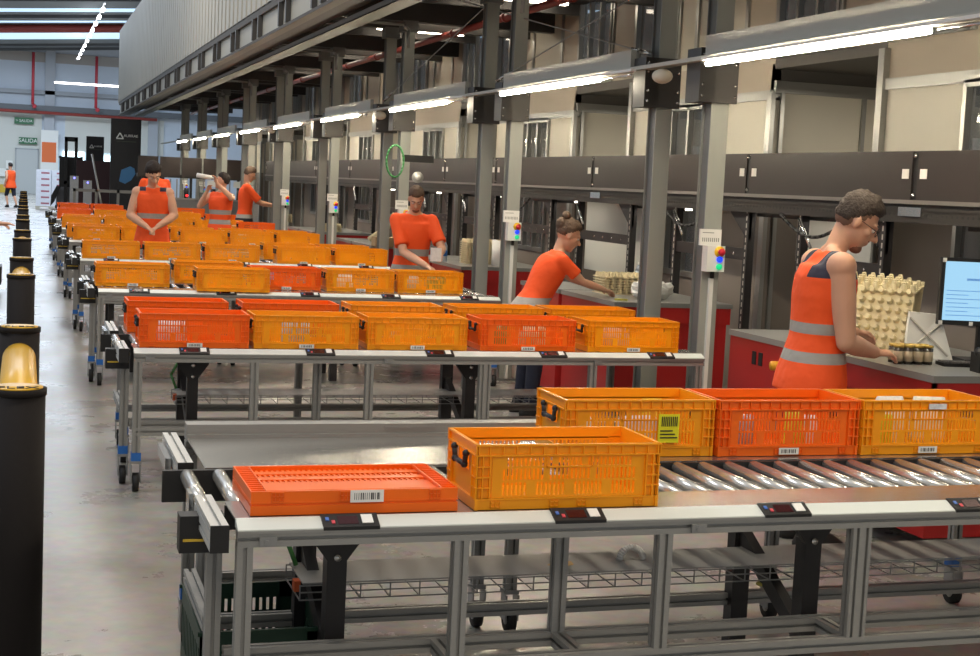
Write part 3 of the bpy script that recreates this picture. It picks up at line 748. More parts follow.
# groceries seen through the slots
def pack(x, y, w_, d_, h_, col, lb, z=.802, grp='groceries in the crates'):
    t = thing('grocery_pack', lb, 'package', (x, y, z), random.uniform(-.3, .3), grp)
    g = MB(); a = w_/2; b = d_/2
    g.loft([((0, 0, 0), (a, 0, 0), (0, b, 0)), ((0, 0, h_*.15), (a*1.05, 0, 0), (0, b*1.1, 0)), ((0, 0, h_*.8), (a, 0, 0), (0, b*.95, 0)), ((0, 0, h_), (a*.95, 0, 0), (0, b*.15, 0))], 14, power=4)
    g.build('bag', mat('pack_'+col, col, .35, 0, .35, 30), t, True)
P = [(1.99, 5.0, .1, .07, .13, '#d9d4c8', 'pale packet in the left part of the crate with the yellow label'), (2.23, 5.0, .16, .08, .12, '#c9c2c8', 'greyish packet in the middle of the crate with the yellow label'), (2.33, 5.1, .09, .06, .17, '#e8b818', 'yellow packet standing in the crate with the yellow label'),
 (2.62, 4.97, .16, .1, .13, '#9fa4ae', 'silver blue packet in the reddish crate of the nearest row'), (2.86, 4.93, .08, .05, .15, '#d6e23a', 'yellow green packet in the reddish crate of the nearest row'), (2.97, 5.0, .06, .05, .12, '#eeeae2', 'white packet in the reddish crate of the nearest row'),
 (3.25, 4.95, .12, .05, .13, '#c8d22a', 'lime green packet in the crate at the right picture edge'), (3.35, 5.03, .13, .08, .19, '#ece7da', 'cream paper packet in the crate at the right picture edge'), (3.55, 5.05, .14, .08, .185, '#e6dfcc', 'second cream packet in the crate at the right picture edge')]
for p in P: pack(*p)
cols = ['#e9e4da', '#b8c2c8', '#7f8f4a', '#d7c9a0', '#e2b0a8', '#c7b6d8']
for j, (x, y, nm) in enumerate(((.8, 8.24, 'first'), (1.5, 8.24, 'second'), (2.7, 8.24, 'fourth'), (2.95, 8.24, 'fourth'), (3.5, 8.24, 'fifth'), (2.0, 12.56, 'orange'), (2.7, 12.55, 'amber'), (3.3, 12.56, 'reach'), (3.55, 12.56, 'reach'))):
    pack(x, y, .16, .08, .14+.01*(j % 3), cols[j % 6], ['pale packet in the first crate of the second row', 'blue grey packet in the second crate of the second row', 'olive packet in the fourth crate of the second row', 'straw coloured packet in the fourth crate of the second row', 'pink packet in the fifth crate of the second row', 'lilac packet in the orange crate of the third row', 'whitish packet in the crate left of the man in the orange t-shirt', 'blue grey packet in the crate the man in the orange t-shirt fills', 'olive packet in the crate the man in the orange t-shirt fills'][j])
# dark green crate below the nearest table
t = thing('green_crate', 'dark green slotted crate standing on the floor under the nearest conveyor', 'crate', (.745, 4.74, 0.0))
g = MB(); W = .20; D = .27; H = .33; g.box(-W, W, -D, D, 0.0, .012)
for s in (-1, 1):
    y = s*D
    def B(x0, x1, z0, z1): g.box(x0, x1, min(y, y-s*.006), max(y, y-s*.006), z0, z1)
    B(-W, W, 0, .05); B(-W, W, H-.055, H); B(-W, -W+.06, .05, H); B(W-.06, W, .05, H); B(-W, W, .13, .15)
    for i in range(12): x = -W+.06+i*.0245; B(x, x+.014, .05, H-.055)
    B(-W, W, H-.12, H-.10)
    g.box(-W-.008, W+.008, min(y, y+s*.01), max(y, y+s*.01), H-.012, H)
    x = s*W
    g.box(min(x, x-s*.006), max(x, x-s*.006), -D, D, 0, .13); g.box(min(x, x-s*.006), max(x, x-s*.006), -D, D, H-.06, H)
    for i in range(12): g.box(min(x, x-s*.006), max(x, x-s*.006), -D+.044*i, -D+.044*i+.022, .13, H-.06)
g.build('crate_body', GREEN, t)
#@@BOLLARDS
# ------------------------------------------------------------------ barrier posts on the aisle
YB = mat('barrier_yellow', '#e6b22a', .35); BB = mat('barrier_black', '#1c1817', .75, spec=.25)
by = [4.82, 6.66, 9.85, 11.66, 14.75, 16.62, 19.8, 21.65, 24.8, 26.65, 29.8, 31.65, 34.8, 36.65, 39.8, 41.65]
protoP = None
for i, y in enumerate(by):
    lb = 'black barrier post with yellow top cap, '+('nearest to the camera' if i == 0 else (ORD[i] if i < 12 else ['thirteenth', 'fourteenth', 'fifteenth', 'farthest'][i-12])+' in the line along the aisle')
    if protoP is None:
        t = thing('barrier_post', lb, 'bollard', (-.01, y, 0), 0, 'aisle barrier posts')
        g = MB(); r = .086
        g.cyl((0, 0, 0), (0, 0, 1.045), r, n=40); g.cyl((0, 0, 1.03), (0, 0, 1.052), r+.004, n=40); g.build('sleeve', BB, t, True)
        MB().cyl((0, 0, 1.052), (0, 0, 1.056), r-.008, n=40).build('cap', YB, t, True)
        MB().cyl((0, 0, 0), (0, 0, .012), .1, n=30).build('base_plate', BLACK, t)
        text_mesh('lettering', 'FLEX', .06, INK, t, Matrix.Translation((0, -.035, 1.057)) @ Matrix.Scale(1.0, 4), .0008)
        protoP = t
    else: dup(protoP, (-.01, y, 0), label=lb)
for i in range(0, 16, 2):
    y0, y1 = by[i], by[i+1]
    t = thing('barrier_rail', 'yellow tubular rail between barrier posts, '+('nearest one' if i == 0 else ORD[i//2]+' going away'), 'rail', (-.01, y0, 0), 0, 'aisle barrier rails')
    MB().cyl((0, .088, .92), (0, y1-y0-.088, .92), .07, n=32).build('upper_tube', YB, t, True)
    MB().cyl((0, .088, .4), (0, y1-y0-.088, .4), .07, n=32).build('lower_tube', YB, t, True)
#@@DESKITEMS
# ------------------------------------------------------------------ things on the desks
def pulp_tray(t, name, loc, rot=(0, 0, 0), nx=5, ny=4, s=.05):
    g = MB(); W = nx*s/2; D = ny*s/2
    g.box(-W, W, -D, D, 0, .008)
    for i in range(nx):
        for j in range(ny):
            x = -W+s*(i+.5); y = -D+s*(j+.5); g.cyl((x, y, .004), (x, y, .04), s*.40, s*.22, n=8)
    o = g.build(name, PULP, t); o.location = loc; o.rotation_euler = rot; return o
Z0 = .94
def tray_stack(lb, x, y, n, rz=0, z=Z0, tilt=0, s=.05, nx=6, ny=6):
    t = thing('pulp_tray_stack', lb, 'paper trays', (x, y, z), rz, None)
    for k in range(n): pulp_tray(t, 'pulp_tray', (0, 0, k*.022), (0, 0, random.uniform(-.03, .03)), nx, ny, s)
    return t
# nearest desk: leaning trays, white pad, jars, monitor, keyboard, scanner
t = thing('leaning_pulp_trays', 'heap of cream moulded paper trays leaning on the desk behind the jars', 'paper trays', (4.52, 7.0, Z0))
for k in range(8): pulp_tray(t, 'pulp_tray', (.0+k*.035, .0+.04*k, .19+.004*k), (math.radians(72), 0, math.radians(-50)), 8, 7, .052)
for k in range(3): pulp_tray(t, 'pulp_tray', (.12-k*.02, .02+.06*k, .36+.012*k), (math.radians(12), 0, math.radians(-50)), 6, 3, .052)
t = thing('white_corner_pad', 'white folded foam pad leaning beside the paper trays', 'pad', (4.70, 6.72, Z0), math.radians(-20))
MB()._add([(-.13, 0, 0), (.13, 0, 0), (.06, .05, .24), (-.11, .03, .25), (-.13, .06, 0), (.13, .06, 0), (.06, .09, .24), (-.11, .07, .25)], [(0, 1, 2, 3), (7, 6, 5, 4), (0, 4, 5, 1), (1, 5, 6, 2), (2, 6, 7, 3), (3, 7, 4, 0)]).build('pad', WHITE, t)
g = MB(); g.xf = Matrix.Translation((0, -.006, 0)); g.cyl((-.11, .03, .22), (.1, 0, .02), .006, n=6); g.cyl((-.11, 0, .04), (.07, .045, .2), .006, n=6); g.build('crease', mat('crease_grey', '#bdb8ad', .6), t)
JM = mat('jar_dark', '#3a3430', .2); JL = mat('jar_label', '#b9a88c', .5); JC = mat('jar_lid', '#c7a852', .4, .4)
jn = 0
for i in range(4):
    for j in range(2):
        x = 4.36+i*.056+j*.012; y = 6.50+.062*j+i*-.006
        t = thing('glass_jar', ['jar with pale label at the picture front of the jar group, ', 'jar in the rear line of the jar group, '][j]+['beside the man\'s hand', 'second from his hand', 'third from his hand', 'farthest from his hand'][i], 'jar', (x, y, Z0), 0, 'jars on the desk')
        MB().cyl((0, 0, 0), (0, 0, .085), .026, n=18).build('glass', JM, t, True); MB().cyl((0, 0, .015), (0, 0, .068), .0268, n=18).build('paper_label', JL, t, True)
        MB().cyl((0, 0, .088), (0, 0, .10), .027, n=18).build('lid', JC, t, True)
t = thing('monitor', 'black framed computer monitor with a light blue screen on the nearest desk', 'monitor', (4.93, 6.55, Z0), math.radians(-14))
MB().box(-.27, .27, 0, .035, .20, .56).build('frame', BLACK, t)
def screen_mat():
    m = bpy.data.materials.new('lit_screen'); m.use_nodes = True; N = m.node_tree.nodes; L = m.node_tree.links; b = N['Principled BSDF']
    b.inputs['Base Color'].default_value = (0, 0, 0, 1); b.inputs['Emission Color'].default_value = srgb('#9fd0ee'); b.inputs['Emission Strength'].default_value = .95; return m
s = MB().box(-.25, .25, -.003, 0, .225, .54).build('screen', screen_mat(), t)
g = MB()
for i in range(7): g.box(-.235, -.235+random.choice((.12, .2, .3)), -.0045, -.003, .25+.022*i, .254+.022*i)
g.box(-.13, .02, -.0045, -.003, .44, .452); g.box(-.05, .12, -.0045, -.003, .48, .492)
g.build('screen_text', mat('screen_ink', '#5f8fc8', .5, emis=.6), t)
MB().box(-.03, .03, .035, .07, .02, .35).box(-.13, .13, -.06, .12, 0, .02).build('stand', BLACK, t)
for x, z in ((-.268, .545), (-.268, .21), (-.1, .208)): MB().box(x, x+.02, -.005, -.001, z-.01, z+.012).build('corner_sticker', PAPER, t)
t = thing('keyboard', 'dark keyboard lying in front of the monitor', 'keyboard', (4.72, 6.42, Z0), math.radians(-14)); MB().box(-.14, .2, -.06, .06, 0, .018).build('base', BLACK, t)
g = MB()
for i in range(17):
    for j in range(5): g.box(-.132+i*.019, -.117+i*.019, -.052+j*.021, -.036+j*.021, .018, .024)
g.build('keys', mat('key_grey', '#55534f', .5), t)['kind'] = 'stuff'
t = thing('barcode_scanner', 'black and lime barcode scanner lying in its cradle at the right picture edge', 'scanner', (4.66, 6.17, Z0), math.radians(-10))
MB().box(-.05, .14, -.05, .06, 0, .05).box(-.06, -.02, -.045, .055, 0, .10).build('cradle', BLACK, t)
MB().capsule((-.04, 0, .10), (.06, 0, .10), .028, .024).build('scanner_head', BLACK, t, True); MB().capsule((.06, 0, .105), (.2, 0, .14), .024, .02).build('grip', mat('lime', '#b4d82c', .4), t, True)
MB().box(.03, .06, -.052, -.05, .02, .03).build('led', mat('green_led', '#20e070', .4, emis=2), t)
# second desk (woman)
tray_stack('two-layer block of cream paper trays on the desk beyond the woman', 4.72, 10.95, 7, 0, nx=9, ny=5, s=.055)
def crumple(t, c, r, mt, sd):
    g = MB(); g.ball((0, 0, r[2]*.8), r, 18); 
    o = g.build('crumpled_bag', mt, t)
    for v in o.data.vertices:
        n = mnoise.noise(Vector(v.co)*22+Vector((sd, 0, 0))); v.co += v.co.normalized()*n*.05; v.co.z = max(v.co.z, .002)
    return o
t = thing('plastic_bag', 'crumpled white bag lying on the desk to the right of the woman', 'bag', (4.72, 10.45, Z0)); crumple(t, 0, (.17, .1, .085), WHITE, 2)
tag(MB().box(4.33, 4.42, 10.22, 10.27, Z0, Z0+.012).build('crumb_heap', mat('straw', '#c9c05a', .8)), 'small yellowish scrap on the desk front edge before the white bag', 'scrap')
# third desk
t = tray_stack('tall block of cream paper trays behind the man in the orange t-shirt', 4.62, 14.75, 11, 0, nx=6, ny=5, s=.055)
for k in range(2):
    t = thing('paper_roll', 'upright white paper roll right of the tray block, '+['front one', 'rear one'][k], 'paper roll', (4.72+.03*k, 14.35+.14*k, Z0)); g = MB(); g.cyl((0, 0, 0), (0, 0, .27), .06, n=20); g.build('roll', PAPER, t, True); MB().cyl((0, 0, .268), (0, 0, .273), .02, n=12).build('core', CARD, t)
# fourth desk: leaning tall trays
t = thing('toppled_trays', 'toppled long stack of cream paper trays leaning over a carton', 'paper trays', (4.5, 18.6, Z0))
MB().cyl((-.18, .0, .06), (.28, .1, .37), .035, n=10).build('tube_stack', PULP, t, True)
g = pulp_tray(t, 'pulp_tray', (.25, .1, .42), (0, math.radians(-30), 0), 6, 4, .05)
for k in range(3): pulp_tray(t, 'pulp_tray', (.25+.02*k, .1, .38-.03*k), (0, math.radians(-30), 0), 6, 4, .05)
for k, (x, y) in enumerate(((4.85, 18.75), (4.40, 18.0))):
    t = tag(MB().box(x-.16, x+.16, y-.12, y+.12, Z0, Z0+(.3 if k == 0 else .12)).build('carton', CARD), ['tall tan carton under the toppled trays', 'low open carton at the front edge of the fourth desk'][k], 'box')
tray_stack('low heap of cream trays on the fifth desk', 4.6, 22.6, 5, .2, nx=7, ny=4)
tray_stack('stack of cream trays before the man reaching right', 4.55, 26.6, 6, .1, nx=6, ny=4)
tray_stack('cream trays on the near side of the fourth desk', 4.42, 18.25, 2, .3, nx=5, ny=4)
# air gun coil and round gauge beside third column pair
t = thing('cable_reel', 'green coiled hose with a round white gauge hanging near the third column pair', 'hose', (4.18, 16.2, 2.0))
g = MB(); n = 24
pts = [(-.12+.0, .1*math.cos(2*PI*i/n)-.0, .18*math.sin(2*PI*i/n)) for i in range(n+1)]
g.path([(p[1]-.18, p[0], p[2]) for p in pts], .012, 6); g.build('coil', mat('hose_green', '#3f8a4c', .4), t, True)
MB().cyl((.12, 0, -.17), (.12, -.03, -.17), .065, n=24).build('gauge', mat('gauge_grey', '#b9b8b2', .4, .3), t, True); MB().cyl((.12, -.03, -.17), (.12, -.04, -.17), .03, n=20).build('gauge_hub', WHITE, t, True)
MB().box(-.05, .3, -.03, .03, .0, .08).build('bracket', BLACK, t)
# loose hanging black cables under the belt
for k, y in enumerate((10.3, 14.6, 19.0, 8.3)):
    g = MB(); pts = [(5.12, y+.9*i/12, 1.66-.14*math.sin(PI*i/12)) for i in range(13)]; g.path(pts, .012, 6)
    tag(g.build('hanging_cable', BLACK, smooth=True), 'black cable sagging under the belt conveyor, '+['right of the nearest push button column', 'beside the column left of the woman', 'above the toppled trays', 'above the man in glasses'][k], 'cable')
# bottles
for k, (x, y) in enumerate(((5.0, 11.35), (4.3, 14.95))):
    t = thing('water_bottle', ['small clear water bottle with blue label between the columns', 'clear water bottle behind the third column'][k], 'bottle', (x, y, Z0)); MB().cyl((0, 0, 0), (0, 0, .17), .035, n=16).cyl((0, 0, .17), (0, 0, .22), .035, .014, n=16).build('bottle', mat('clear_bottle', '#cfdce6', .1, alpha=.6), t, True); MB().cyl((0, 0, .06), (0, 0, .12), .036, n=16).build('label', BLUE, t, True); MB().cyl((0, 0, .22), (0, 0, .24), .015, n=12).build('cap', WHITE, t, True)
#@@FAR
# ------------------------------------------------------------------ far end of the rows
DKB = mat('banner_black', '#17171b', .5)
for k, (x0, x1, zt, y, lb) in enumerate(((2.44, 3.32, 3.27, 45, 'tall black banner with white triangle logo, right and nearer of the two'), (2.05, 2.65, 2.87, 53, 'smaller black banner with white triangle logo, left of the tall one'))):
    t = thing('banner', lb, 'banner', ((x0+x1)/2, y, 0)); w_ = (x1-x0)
    MB().box(-w_/2, w_/2, -.05, .05, .1, zt).build('sheet', DKB, t); MB().box(-w_/2-.03, w_/2+.03, -.2, .2, 0, .1).build('foot', BLACK, t)
    lz = zt-.67*w_; g = MB()
    for (a, b_) in (((-.30, 0), (-.19, .19)), ((-.19, .19), (-.08, 0)), ((-.30, 0), (-.08, 0))): g.cyl((a[0]*w_*1.05, -.06, lz+a[1]*w_), (b_[0]*w_*1.05, -.06, lz+b_[1]*w_), .022*w_, n=6)
    g.build('triangle_logo', WHITE, t)
    text_mesh('lettering', 'AURRAE', .115*w_*1.1, WHITE, t, Matrix.Translation((.16*w_, -.056, lz+.10*w_)) @ FACE_MY)
    MB().box(-.3*w_, .34*w_, -.056, -.05, lz-.10*w_, lz-.085*w_).build('underline', mat('dim_green', '#4c5a44', .6), t)
    g = MB(); g.prism([(-.2*w_, zt-1.86), (-.13*w_, zt-1.52), (.16*w_, zt-1.40), (.30*w_, zt-1.46), (.34*w_, zt-1.62), (.2*w_, zt-1.82), (0, zt-1.93)], 'y', -.056, -.05); g.build('blue_patch', mat('patch_blue', '#4583b4', .5), t)  # flat blue patch on the banner front
# cross conveyor at the far end
t = thing('cross_conveyor', 'dark overhead cross conveyor spanning behind the last rows', 'conveyor', (2.6, 36, 0))
for i in range(5): MB().box(i*.52, i*.52+.48, 0, .03, 1.66, 2.12).build('side_panel', PANEL, t)
MB().box(0, 2.6, .02, .4, 1.62, 1.7).build('frame', CHAN, t)
for i in range(3): MB().box(.1+i*1.15, .16+i*1.15, .1, .16, 0, 1.66).build('leg', BLACKM, t)
# sorting machine cabinets behind the standing men
for k in range(4):
    x = 3.05+k*.62
    t = thing('machine_cabinet', 'grey machine cabinet under the cross conveyor, '+['leftmost', 'second from left', 'third from left', 'rightmost'][k]+' of four', 'machine', (x, 35, 0), 0, 'cabinets under the cross conveyor')
    MB().box(-.28, .28, 0, .5, 0, 1.12).build('body', mat('machine_grey', '#7d7d7d', .5), t)
    g = MB(); 
    for s in (-.25, .22): g.box(s, s+.03, 0, .03, 1.12, 1.6)
    g.box(-.28, .28, -.01, .04, 1.12, 1.16); g.build('frame', ALU, t)
    g = MB(); g.cyl((0, .1, 1.16), (0, .1, 1.4), .06, n=10); g.build('filter_bowl', BLACK, t, True)
    if k in (0, 1): MB().ball((.0, -.03, 1.22), .03, 8).build('red_lamp', mat('lamp_red', '#ff2a2a', .4, emis=3), t)
    else: MB().box(-.15, .15, -.02, 0, 1.45, 1.6).build('panel', WHITE, t)
# guard railing and maroon partition
t = thing('guard_railing', 'grey tubular guard railing behind the farthest crates on the left', 'railing', (1.1, 35.6, 0))
MB().box(0, 1.55, 0, .06, 1.20, 1.27).box(0, 1.55, 0, .06, .6, .66).build('top_rail', COLS, t)
for x in (0, .5, 1.0, 1.49): MB().box(x, x+.06, 0, .06, 0, 1.27).build('post', COLS, t)
t = tag(MB().box(1.6, 4.4, 49, 49.1, 0, 2.0).build('maroon_partition', mat('maroon', '#3a1c20', .5)), 'low dark maroon partition below the banners', 'partition')
for k, x in enumerate((1.18, 1.5)):
    t = thing('grey_post', 'stout pale grey post behind the guard railing, '+['left one', 'right one'][k], 'post', (x, 37.5, 0)); MB().box(-.1, .1, -.06, .06, 0, 1.55-.1*k).build('body', LEDGE, t); MB().ball((0, -.03, 1.5-.1*k), .04).build('blue_lamp', mat('lamp_blue', '#7a7aff', .4, emis=3), t)
g = MB(); g.cyl((1.55, 36.6, 2.1), (1.9, 36.2, .3), .025, n=8); tag(g.build('leaning_pole', ZINC, smooth=True), 'thin grey pole leaning behind the guard railing', 'pole')
# forklift
t = thing('forklift', 'forklift with dark mast standing at the end of the aisle', 'forklift', (1.45, 50, 0))
for x in (-.2, .12): MB().box(x, x+.1, 0, .12, .05, 2.75).build('mast_rail', BLACK, t)
MB().box(-.2, .22, .0, .1, 2.6, 2.75).box(-.2, .22, 0, .1, 1.2, 1.3).build('mast_crossbar', BLACK, t)
b = MB(); b.box(-.42, .45, .3, 1.6, .2, 1.1); b.box(-.3, .35, 1.2, 1.7, 1.0, 1.25); b.build('body', mat('forklift_grey', '#75767a', .5), t)
for x in (-.4, .4): MB().cyl((x-.06, .5, .25), (x+.06, .5, .25), .25, n=16).build('wheel', RUB, t, True)
MB().box(-.3, -.2, -1, 0, .04, .1).box(.2, .3, -1, 0, .04, .1).build('fork', BLACK, t)
MB().box(-.35, .4, .3, .36, 1.1, 2.1).box(-.35, -.3, .3, 1.5, 2.05, 2.12).box(.35, .4, .3, 1.5, 2.05, 2.12).build('guard', BLACK, t)
MB().prism([(-.62, .45), (-.5, .6), (-.3, 1.1), (-.42, 1.15), (-.6, .8)], 'y', .0, .1).build('load_backrest', BLACK, t)
# pallet of shrink wrapped cartons
t = thing('pallet', 'flat wooden pallet under the wrapped white cartons', 'pallet', (1.05, 62, 0)); g = MB(); g.box(-.62, .62, -.5, .5, .1, .14); 
for x in (-.6, -.08, .44): g.box(x, x+.16, -.5, .5, 0, .1)
g.build('deck', mat('pallet_wood', '#b8b3a6', .8), t)
WC = mat('white_carton', '#dfe3ee', .5, 0, .15, 6); names = ['bottom', 'second', 'third', 'fourth', 'fifth', 'top']
for k in range(6):
    for s in range(2):
        t = thing('wrapped_carton', 'white carton on the pallet, %s layer, %s half' % (names[k], ['left', 'right'][s]), 'box', (.75+.6*s, 62, .14+.245*k), 0, 'wrapped cartons')
        MB().box(-.29, .29, -.45, .45, 0, .24).build('carton', WC, t); MB().box(-.1, .22, -.452, -.45, .08, .15).build('print', mat('carton_print', '#8a7fae' if s else '#a86a78', .6), t)
# dark trolley beyond the barrier at the left edge
t = thing('dark_trolley', 'dark trolley cut by the left picture edge beyond the barrier', 'trolley', (-.60, 21.0, 0)); MB().box(-.4, .32, -.2, .5, .12, .36).build('deck', BLACKM, t)
for x in (-.35, .27):
    for y in (-.15, .4): MB().cyl((x-.015, y, .06), (x+.015, y, .06), .06, n=14).build('wheel', RUB, t, True)
# paper scraps
for k, (x, y, z, c) in enumerate(((2.08, 4.65, .461, '#e9e6df'), (1.80, 4.62, .461, '#c9a878'))):
    g = MB(); n = 16; pts = [(x+.045*math.cos(PI*i/n), y, z+.045*math.sin(PI*i/n)) for i in range(n+1)]
    if k == 0:
        for a, b_ in zip(pts, pts[1:]): g.cyl(a, b_, .012, n=8)
        tag(g.build('tape_roll', mat('scrap_white', c, .6), smooth=True), 'half white ring of tape standing on the lower tray of the nearest row', 'tape')
    else:
        g.loft([((x, y, z), (.05, 0, 0), (0, .02, 0)), ((x+.01, y, z+.01), (.03, 0, 0), (0, .012, 0))], 10); tag(g.build('leaf_scrap', mat('scrap_tan', c, .8)), 'tan scrap lying on the lower tray of the nearest row', 'scrap')
tag(MB().ball((2.62, 4.62, .36), (.05, .03, .012), 10).build('paper_scrap', mat('scrap_yellow', '#dcd06a', .7), smooth=True), 'yellow scrap lying beside the right black support of the nearest row', 'scrap')
#@@PEOPLE
# ------------------------------------------------------------------ people
SKIN = mat('skin', '#d6a284', .5, 0, .06, 12, sub=.08); HAIRD = mat('dark_hair', '#2b211c', .75, 0, .35, 60, bump=.8); HAIRM = mat('black_brown_hair', '#40352d', .75, 0, .35, 60, bump=.8); HAIRB = mat('brown_hair', '#5b4636', .7, 0, .3, 60, bump=.8)
def shirt_mat(name, base, stripes, navy=None, lower=None):
    m = bpy.data.materials.new(name); m.use_nodes = True; N = m.node_tree.nodes; L = m.node_tree.links; b = N['Principled BSDF']; b.inputs['Roughness'].default_value = .75
    tc = N.new('ShaderNodeTexCoord'); sp = N.new('ShaderNodeSeparateXYZ'); L.new(tc.outputs['Object'], sp.inputs[0])
    cur = None; prev = srgb(base)
    rgb = N.new('ShaderNodeRGB'); rgb.outputs[0].default_value = prev; cur = rgb.outputs[0]
    def band(z0, z1, col, xcut=None):
        nonlocal cur
        a = N.new('ShaderNodeMath'); a.operation = 'GREATER_THAN'; a.inputs[1].default_value = z0; L.new(sp.outputs['Z'], a.inputs[0])
        c = N.new('ShaderNodeMath'); c.operation = 'LESS_THAN'; c.inputs[1].default_value = z1; L.new(sp.outputs['Z'], c.inputs[0])
        d = N.new('ShaderNodeMath'); d.operation = 'MULTIPLY'; L.new(a.outputs[0], d.inputs[0]); L.new(c.outputs[0], d.inputs[1])
        out = d.outputs[0]
        if xcut is not None:
            e = N.new('ShaderNodeMath'); e.operation = 'ABSOLUTE'; L.new(sp.outputs['X'], e.inputs[0])
            f = N.new('ShaderNodeMath'); f.operation = 'GREATER_THAN'; f.inputs[1].default_value = xcut; L.new(e.outputs[0], f.inputs[0])
            h = N.new('ShaderNodeMath'); h.operation = 'MULTIPLY'; L.new(out, h.inputs[0]); L.new(f.outputs[0], h.inputs[1]); out = h.outputs[0]
        mx = N.new('ShaderNodeMix'); mx.data_type = 'RGBA'; L.new(out, mx.inputs['Factor']); L.new(cur, mx.inputs['A']); mx.inputs['B'].default_value = srgb(col); cur = mx.outputs['Result']
    for z0, z1 in stripes: band(z0, z1, '#a8a39c')
    if navy: band(navy, 3, '#2a2a3c', .085)
    if lower: band(-1, lower, '#23242c')
    L.new(cur, b.inputs['Base Color'])
    no = N.new('ShaderNodeTexNoise'); no.inputs['Scale'].default_value = 9; L.new(tc.outputs['Object'], no.inputs['Vector'])
    bp = N.new('ShaderNodeBump'); bp.inputs['Strength'].default_value = .5; bp.inputs['Distance'].default_value = .03; L.new(no.outputs['Fac'], bp.inputs['Height']); L.new(bp.outputs['Normal'], b.inputs['Normal'])
    return m
def remesh(mb, name, mt, parent, vox, smooth=6, fac=.5):
    me = mb.mesh('tmp', mt); o = bpy.data.objects.new('tmp', me); C.objects.link(o)
    md = o.modifiers.new('r', 'REMESH'); md.mode = 'VOXEL'; md.voxel_size = vox; md.use_smooth_shade = True
    if smooth: ms = o.modifiers.new('s', 'SMOOTH'); ms.iterations = smooth; ms.factor = fac
    dg = bpy.context.evaluated_depsgraph_get(); dg.update()
    me2 = bpy.data.meshes.new_from_object(o.evaluated_get(dg)); bpy.data.objects.remove(o)
    me2.name = name; me2.materials.clear(); me2.materials.append(mt); me2.polygons.foreach_set('use_smooth', [True]*len(me2.polygons))
    r = bpy.data.objects.new(name, me2); C.objects.link(r); r.parent = parent; return r
def V(*a): return Vector(a)
